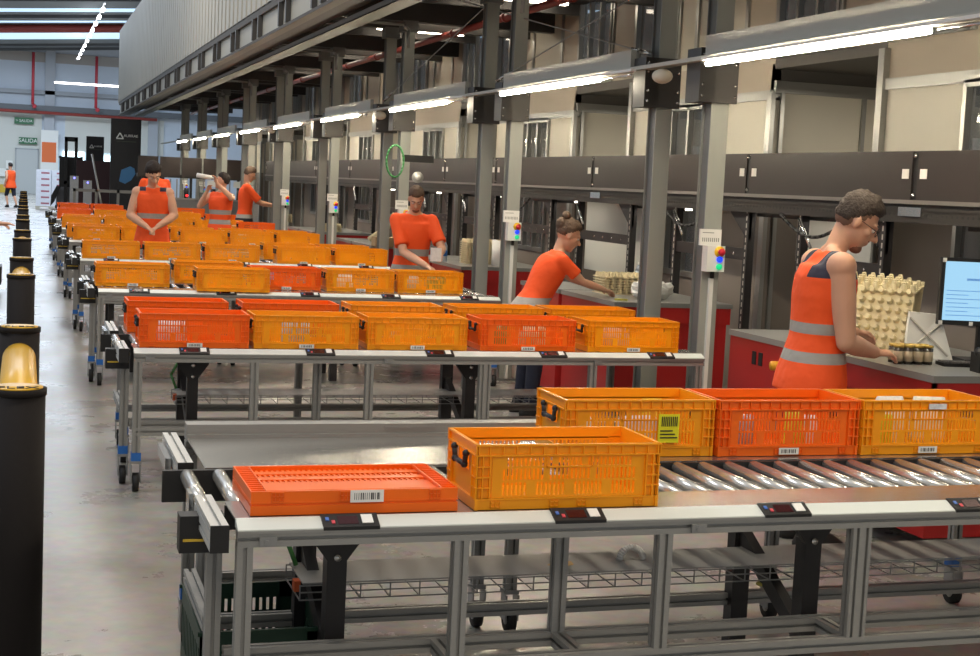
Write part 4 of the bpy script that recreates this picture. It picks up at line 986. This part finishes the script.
def person(name, label, loc, heading, vox=.012, H=1.76, lean=8, headpitch=25, headyaw=0, hfwd=0, armL=None, armR=None, legs=None, fade=False, ag=1.0, sleeves=False, shirt=None, hem=.80, hair=HAIRD, bun=False, beard=False, glasses=False, pants=NAVY, shorts=False, fem=False, curl=.6, girth=1.0, longhair=False, headscale=1.0, hthick=.018, headroll=0, watch=None):
    t = thing(name, label, 'person', loc, heading)
    s = H/1.76
    lr = math.radians(lean); up = V(0, math.sin(lr), math.cos(lr)); fw = V(0, math.cos(lr), -math.sin(lr)); sd = V(1, 0, 0)
    pel = V(0, 0, .93*s); W = (.16 if fem else .178)*s; g_ = girth
    def S(h): return pel+up*h*s
    neck = S(.53); shL = S(.485)+sd*-W; shR = S(.485)+sd*W
    hd = math.radians(headpitch); hy = math.radians(headyaw)
    hup = V(0, math.sin(hd*.8+lr*.3), math.cos(hd*.8+lr*.3))
    hc = neck+up*.03*s+V(0, math.sin(hd*.6+lr*.5), math.cos(hd*.6+lr*.5))*.155*s+fw*hfwd
    HR = (Matrix.Rotation(-hy, 3, 'Z') @ Matrix.Rotation(math.radians(headroll), 3, 'Y') @ Matrix.Rotation(-hd, 3, 'X'))
    k = s*headscale
    def HP(x, y, z): return hc+HR @ V(x*k, y*k, z*k)
    b = MB()
    # head
    b.ball(HP(0, -.012, .035), (.074*k, .094*k, .095*k), 24, rot=HR); b.ball(HP(0, .022, -.035), (.060*k, .070*k, .078*k), 22, rot=HR)
    b.ball(HP(0, .055, -.088), (.034*k, .030*k, .028*k), 14, rot=HR); b.ball(HP(0, .078, .03), (.050*k, .020*k, .016*k), 14, rot=HR)
    b.capsule(HP(0, .088, .018), HP(0, .116, -.020), .008*k, .0135*k, 10); b.ball(HP(.010, .100, -.024), .009*k, 8); b.ball(HP(-.010, .100, -.024), .009*k, 8)
    b.ball(HP(0, .088, -.047), (.022*k, .010*k, .007*k), 12, rot=HR); b.ball(HP(0, .086, -.060), (.018*k, .010*k, .007*k), 12, rot=HR)
    for q in (-1, 1):
        b.ball(HP(q*.074, -.004, .0), (.011*k, .018*k, .030*k), 10, rot=HR); b.ball(HP(q*.040, .062, -.012), (.022*k, .018*k, .020*k), 12, rot=HR)
    b.capsule(neck-up*.06, HP(0, -.028, -.05), .060*s*(.85 if fem else 1), .052*s*(.88 if fem else 1), 16)
    # trunk
    def tors(infl, h0, h1, sh=True, flare=0):
        rr = [(-.16, .165, .115), (-.08, .168, .118), (.0, .160, .112), (.12, .148, .104), (.22, .155, .110), (.33, .172, .120), (.42, .180, .115), (.48, .165, .095), (.53, .09, .065)]
        out = []
        for h, a, c in rr:
            if h < h0-1e-6 or h > h1+1e-6: continue
            fl = flare*max(0, (.12-h))
            if fem: a *= .88 if h > .1 else .95
            out.append((S(h), sd*(a*g_*s+infl+fl), fw*(c*g_*s+infl+fl)))
        return out
    b.loft(tors(0, -.16, .48), 24)
    arms = []
    for q in (-1, 1): b.capsule(neck+up*.02*s+sd*q*.03, S(.475)+sd*q*W*.8, .040*s, .048*s, 14)
    inv = Matrix.Rotation(-heading, 3, 'Z'); L0 = Vector(loc)
    def arm(side, spec):
        sh = shL if side < 0 else shR
        el = Vector(spec['el']); wr = Vector(spec['wr'])
        if spec.get('world'): el = inv @ (el-L0); wr = inv @ (wr-L0)
        rs = 1.0*g_*ag*(.85 if fem else 1)
        b.ball(sh, .062*s*rs, 16)
        b.capsule(sh, sh.lerp(el, .45), .056*s*rs, .052*s*rs); b.capsule(sh.lerp(el, .45), el, .052*s*rs, .040*s*rs)
        b.capsule(el, el.lerp(wr, .35), .041*s*rs, .043*s*rs); b.capsule(el.lerp(wr, .35), wr, .043*s*rs, .027*s*rs)
        # hand
        d = Vector(spec.get('hd', (wr-el))).normalized(); n = Vector(spec.get('n', (0, 0, -1))); n = (n-d*n.dot(d)).normalized(); lat = d.cross(n)
        th = spec.get('th', -side)
        # palm
        pc = wr+d*.048*s; b.loft([(wr+d*.005, lat*.026*s, n*.016*s), (wr+d*.03*s, lat*.036*s, n*.016*s), (wr+d*.088*s, lat*.040*s, n*.014*s)], 14)
        fr_ = max(.0085, vox*.85)*s; c = spec.get('curl', curl)
        for i, (o, ln) in enumerate(((-.030, .066), (-.010, .075), (.010, .070), (.030, .056))):
            p0 = wr+d*.082*s+lat*o*s*th; a = c*.7; d1 = (d*math.cos(a)+n*math.sin(a)); p1 = p0+d1*ln*.5*s
            d2 = (d*math.cos(a*2.1)+n*math.sin(a*2.1)); p2 = p1+d2*ln*.5*s
            b.capsule(p0, p1, fr_, fr_*.95, 8); b.capsule(p1, p2, fr_*.95, fr_*.8, 8)
        p0 = wr+d*.025*s-lat*.028*s*th; p1 = p0+(d*.7-lat*.6*th+n*.35).normalized()*.038*s; p2 = p1+(d*.9-lat*.1*th+n*.5).normalized()*.03*s
        b.capsule(p0, p1, fr_*1.25, fr_*1.05, 8); b.capsule(p1, p2, fr_*1.05, fr_*.85, 8)
        arms.append((sh, el, wr, rs))
    arm(-1, armL); arm(1, armR)
    legs = legs or {'kL': (-.10, .03, .50), 'aL': (-.11, 0, .09), 'kR': (.10, .03, .50), 'aR': (.11, 0, .09)}
    LG = []
    for q, hp in (('L', pel+sd*-.09*s-up*.04), ('R', pel+sd*.09*s-up*.04)):
        kn = Vector(legs['k'+q])*1.0; an = Vector(legs['a'+q]); kn.z *= s
        b.capsule(hp, kn, .085*s*g_, .055*s); b.capsule(kn, kn.lerp(an, .35), .055*s, .056*s); b.capsule(kn.lerp(an, .35), an, .056*s, .036*s); b.capsule(an, an+V(0, .10, -.045), .035*s, .03*s, 10)
        LG.append((hp, kn, an))
    body = remesh(b, 'body', SKIN, t, vox, 5, .45)
    # clothing
    c = MB(); infl = .016; c.loft(tors(infl, -.16 if hem < .83 else -.08, .48, flare=.12), 28)
    c.loft([(S(.44), sd*(.17*s*g_), fw*(.095*s*g_+infl)), (S(.50), sd*(.155*s*(.88 if fem else 1)), fw*(.085*s)), (S(.525), sd*.105*s, fw*.074*s), (S(.545), sd*.078*s, fw*.070*s)], 24)
    for q in (-1, 1): c.capsule(neck-up*.015*s+sd*q*.045, S(.482)+sd*q*W*.78, .056*s, .064*s, 14); c.ball(neck-up*.035*s-fw*.03*s, (.09*s, .06*s, .05*s), 14)
    if sleeves:
        for sh, el, wr, rs in arms:
            c.capsule(sh, sh.lerp(el, .35), .070*s*rs, .067*s*rs); c.cyl(sh.lerp(el, .3), sh.lerp(el, .80 if not fem else .7), .066*s*rs, .070*s*rs, 16)
    else:
        for sh, el, wr, rs in arms: c.ball(sh+sd*(-.045*math.copysign(1, sh.x))*s+up*.0, (.058*s, .075*s, .075*s), 14)
    remesh(c, 'shirt' if sleeves else 'safety_vest', shirt, t, max(vox, .012), 4, .4)
    p = MB()
    p.loft([(pel+up*.06, sd*.158*s*g_, fw*.112*s*g_), (pel, sd*.168*s*g_, fw*.12*s*g_), (pel-V(0, 0, .1*s), sd*.165*s*g_, V(0, .12*s*g_, 0)), (pel-V(0, 0, .16*s), sd*.13*s, V(0, .1*s, 0))], 24)
    for hp, kn, an in LG:
        p.capsule(hp, kn, .096*s*g_, .078*s)
        if not shorts: p.capsule(kn, kn.lerp(an, .95), .076*s, .060*s)
    remesh(p, 'trousers' if not shorts else 'shorts', pants, t, .016, 3, .4)
    for hp, kn, an in LG:
        g = MB(); g.loft([(V(an.x, an.y+.05, 0.002), sd*.045, V(0, .135, 0)), (V(an.x, an.y+.05, .03), sd*.048, V(0, .138, 0)), (V(an.x, an.y+.03, .07), sd*.042, V(0, .10, 0)), (V(an.x, an.y-.01, .11), sd*.04, V(0, .05, 0))], 18); g.build('shoe', SHOE, t, True)
    # hair
    for layer in ((0, 1) if fade else (0,)):
     vs = []; fs = []; nu, nv = 36, 26
     for j in range(nv+1):
         th = PI*j/nv
         for i in range(nu):
             ph = 2*PI*i/nu; x = math.sin(th)*math.cos(ph); y = math.sin(th)*math.sin(ph); z = math.cos(th)
             hl = -.55+.95*max(0, min(1, (y+.35)/.95))+(-.0 if not longhair else -.35)
             if y > .55: hl = .42
             if layer == 1: hl -= .30 if y < .5 else 0
             o = .84+.16*max(0, min(1, (z-hl)/.10+.5))
             thick = .0035 if layer == 1 else hthick*(.35+max(0, z)*.9+(.5 if y > .2 and z > .5 else 0))
             nz = .010*mnoise.noise(V(x, y, z)*7+V(loc[0]*3, 0, 0))
             rx, ry, rz_ = .074+thick, .094+thick, .095+thick
             q = HP(0, -.012, .035)+HR @ V(x*(rx+nz)*o*k, y*(ry+nz)*o*k, z*(rz_+nz)*o*k); vs.append(q)
     for j in range(nv):
         for i in range(nu): a = j*nu+i; c_ = j*nu+(i+1) % nu; fs.append((a, a+nu, c_+nu, c_))
     hg = MB()._add(vs, fs)
     if bun:
         hg.ball(HP(0, -.085, .135), (.040*k, .038*k, .040*k), 14); hg.ball(HP(0, -.09, .06), (.055*k, .045*k, .06*k), 12)
     hg.build('hair' if layer == 0 else 'hair_fade', hair if layer == 0 else mat('hair_fade', '#7b5e4c', .8), t, True)
    for q in (-1, 1):
        e = MB().ball(HP(q*.030, .0785, .008), .009*k, 10).build('eye', mat('eye_white', '#d8d0c8', .3), t, True)
        MB().ball(HP(q*.030, .0855, .006), .0045*k, 8).build('pupil', INK, e, True)
        MB().capsule(HP(q*.014, .094, .034), HP(q*.046, .084, .036), .0045*k, .0035*k, 8).build('eyebrow', hair, t, True)
    if beard:
        bm_ = MB(); bm_.ball(HP(0, .057, -.092), (.036*k, .032*k, .027*k), 16, rot=HR); bm_.ball(HP(0, .0895, -.040), (.020*k, .008*k, .005*k), 10, rot=HR); bm_.build('beard', mat('stubble', '#8a5e48', .8), t, True)
    if glasses:
        gl = MB()
        for q in (-1, 1):
            n = 14; pts = [HP(q*.031+.022*math.cos(2*PI*i/n), .100, .008+.017*math.sin(2*PI*i/n)) for i in range(n+1)]
            for a, c_ in zip(pts, pts[1:]): gl.cyl(a, c_, .0018, n=5)
            gl.cyl(HP(q*.053, .099, .012), HP(q*.078, .0, .018), .0018, n=5)
        gl.cyl(HP(-.009, .102, .012), HP(.009, .102, .012), .0018, n=5); gl.build('glasses', BLACK, t)
    return t
OR = '#ff5a1c'
VEST1 = shirt_mat('vest_two_bands', OR, ((1.10, 1.155), (.955, 1.01)), navy=1.385)
hp = -PI/2
# man in glasses at the nearest desk, facing +X
person('person', 'man in glasses and sleeveless orange safety vest handling jars at the nearest desk', (3.86, 6.50, 0), math.radians(-100), .0075, 1.80, lean=5, headpitch=30, headyaw=14, girth=1.08, headscale=1.12, hfwd=.07, hthick=.016, ag=1.12, fade=True,
       armL={'world': 1, 'el': (4.02, 6.86, 1.12), 'wr': (4.22, 6.72, 1.08), 'curl': .9, 'hd': (-.2, 1, -.15), 'n': (.3, .1, -1)}, armR={'world': 1, 'el': (3.90, 6.27, 1.075), 'wr': (4.15, 6.40, 1.01), 'curl': .75, 'hd': (-.1, 1, -.02), 'n': (-.2, .1, -1)},
       shirt=VEST1, hair=HAIRM, beard=True, glasses=True, hem=.8)
# woman at the second desk
person('person', 'woman with hair in a bun and orange shirt leaning over the second desk', (3.76, 10.60, 0), math.radians(-88), .009, 1.58, lean=27, headpitch=24, fem=True, sleeves=True, headyaw=8, hthick=.012, headscale=1.1,
       armL={'el': (-.17, .40, 1.07), 'wr': (-.06, .60, 1.0)}, armR={'el': (.18, .36, 1.06), 'wr': (.10, .58, 1.0)},
       shirt=shirt_mat('shirt_low_band', OR, ((.83, .925),)), hair=HAIRB, bun=True, hem=.85)
# man in t-shirt behind the third row, facing the camera
person('person', 'moustached man in orange t-shirt with grey bands reaching into a crate', (3.70, 14.05, 0), math.radians(175), .009, 1.74, lean=9, headpitch=36, headyaw=8, sleeves=True, girth=1.05, hthick=.012,
       armL={'world': 1, 'el': (3.94, 13.78, 1.13), 'wr': (3.86, 13.56, 1.08)}, armR={'world': 1, 'el': (3.56, 13.82, 1.08), 'wr': (3.70, 13.42, .97)},
       shirt=shirt_mat('tshirt_two_bands', OR, ((1.04, 1.11), (.88, .95))), hair=HAIRB, beard=True, hem=.85)
tag(MB().box(3.74, 3.84, 13.44, 13.48, 1.02, 1.15).build('held_packet', mat('packet_white', '#eee4e0', .5, 0, .2, 40)), 'white packet held in the hand of the man in the orange t-shirt', 'package')
# man in vest behind the fourth row looking down
person('person', 'dark haired man in sleeveless vest looking down at his hands behind the fourth row', (1.54, 18.62, 0), math.radians(172), .010, 1.85, lean=4, headpitch=34, headyaw=-14, girth=1.06, headroll=6, ag=1.12, headscale=1.08, hthick=.026,
       armL={'el': (-.27, .08, 1.22), 'wr': (-.08, .28, 1.08)}, armR={'el': (.27, .08, 1.20), 'wr': (.05, .30, 1.07)},
       shirt=shirt_mat('vest_one_band', OR, ((1.17, 1.235),), navy=1.51), hair=HAIRD, hem=.8)
# man drinking
person('person', 'man in sleeveless vest drinking from a raised white bottle', (2.90, 22.75, 0), math.radians(-215), .012, 1.76, lean=-2, headpitch=-12, headyaw=60,
       armL={'el': (-.30, .20, 1.40), 'wr': (-.05, .22, 1.62), 'hd': (.2, .2, 1)}, armR={'el': (.28, .15, 1.25), 'wr': (.12, .20, 1.50), 'hd': (-.5, .3, .8)},
       shirt=shirt_mat('vest_far', OR, ((1.14, 1.21), (.99, 1.06))), hair=HAIRD)
t = thing('drink_bottle', 'white bottle raised to the mouth of the drinking man', 'bottle', (2.72, 22.5, 1.70)); g = MB(); g.cyl((0, 0, 0), (-.22, -.02, .03), .035, n=14); g.build('bottle', WHITE, t, True); MB().cyl((.0, 0, 0), (.04, 0, -.004), .018, n=10).build('neck', WHITE, t, True)
# man reaching right far down the line
person('person', 'young man in orange polo with dark trousers reaching right to a desk', (3.86, 26.8, 0), math.radians(-92), .012, 1.90, lean=3, headpitch=22, sleeves=True, girth=.98,
       armL={'el': (-.20, .25, 1.28), 'wr': (-.12, .52, 1.24)}, armR={'el': (.20, .28, 1.26), 'wr': (.14, .55, 1.22)},
       shirt=shirt_mat('polo', OR, ((.98, 1.05),), lower=.98), hair=HAIRB, hem=.85)
# bent person at the far rows
person('person', 'person in orange vest seen from behind, bent forward beyond the sixth row', (2.28, 26.6, 0), math.radians(10), .014, 1.98, lean=22, headpitch=75, sleeves=True,
       armL={'el': (-.27, .30, 1.25), 'wr': (-.15, .55, 1.1)}, armR={'el': (.27, .30, 1.25), 'wr': (.15, .55, 1.1)}, shirt=shirt_mat('vest_bent', OR, ()), hair=HAIRD)
# walker at the far left
person('person', 'person in orange vest and dark shorts walking in the far aisle', (-.52, 63, 0), math.radians(35), .018, 1.80, lean=4, headpitch=5, shorts=True, girth=1.1,
       armL={'el': (-.26, -.08, 1.18), 'wr': (-.26, .05, .95)}, armR={'el': (.26, .10, 1.18), 'wr': (.24, .30, 1.1)}, legs={'kL': (-.10, .16, .50), 'aL': (-.10, .06, .12), 'kR': (.10, -.08, .50), 'aR': (.10, -.26, .14)},
       shirt=shirt_mat('vest_walker', OR, ()), hair=HAIRD)
# person outside the left edge whose hand rests on a barrier post
person('person', 'person mostly outside the left picture edge whose forearm reaches to the barrier', (-.86, 13.7, 0), math.radians(-88), .012, 1.74, lean=10, headpitch=15,
       armL={'el': (-.24, .33, 1.22), 'wr': (-.10, .62, 1.22)}, armR={'el': (.22, .34, 1.24), 'wr': (.22, .64, 1.24), 'curl': .3},
       shirt=shirt_mat('vest_edge', OR, ()), hair=HAIRD)
#@@LIGHT
# ------------------------------------------------------------------ light
wd_ = bpy.data.worlds.new('world'); sc.world = wd_; wd_.use_nodes = True
bg = wd_.node_tree.nodes['Background']; bg.inputs[0].default_value = srgb('#e8eef4'); bg.inputs[1].default_value = .42
def area(name, loc, size, power, col='#ffffff', rot=(0, 0, 0), sy_=None):
    l = bpy.data.lights.new(name, 'AREA'); l.energy = power; l.color = srgb(col)[:3]; l.size = size
    if sy_: l.shape = 'RECTANGLE'; l.size_y = sy_
    o = bpy.data.objects.new(name, l); C.objects.link(o); o.location = loc; o.rotation_euler = rot; return o
for k in range(4): area('high_bay', (1.0, 3.5+7*k, 7.5), 1.2, 110, '#fff2e0', sy_=.5)
for k in range(3): area('hall_lamp', (-4, 8+16*k, 7.8), 2.0, 230, '#eaf2ff')
for k in range(3): area('roof_daylight', (-1, 58+13*k, 8.6), 8, 1500, '#e2f0ff', sy_=5)
area('near_bay', (-.5, -1.5, 5.5), 1.6, 90, '#fff0dc', rot=(math.radians(42), 0, math.radians(-18)))
for k in range(5): area('cabin_lamp', (7.3, 8.7+4.625*k, 2.7), .5, 45, '#fff3de')
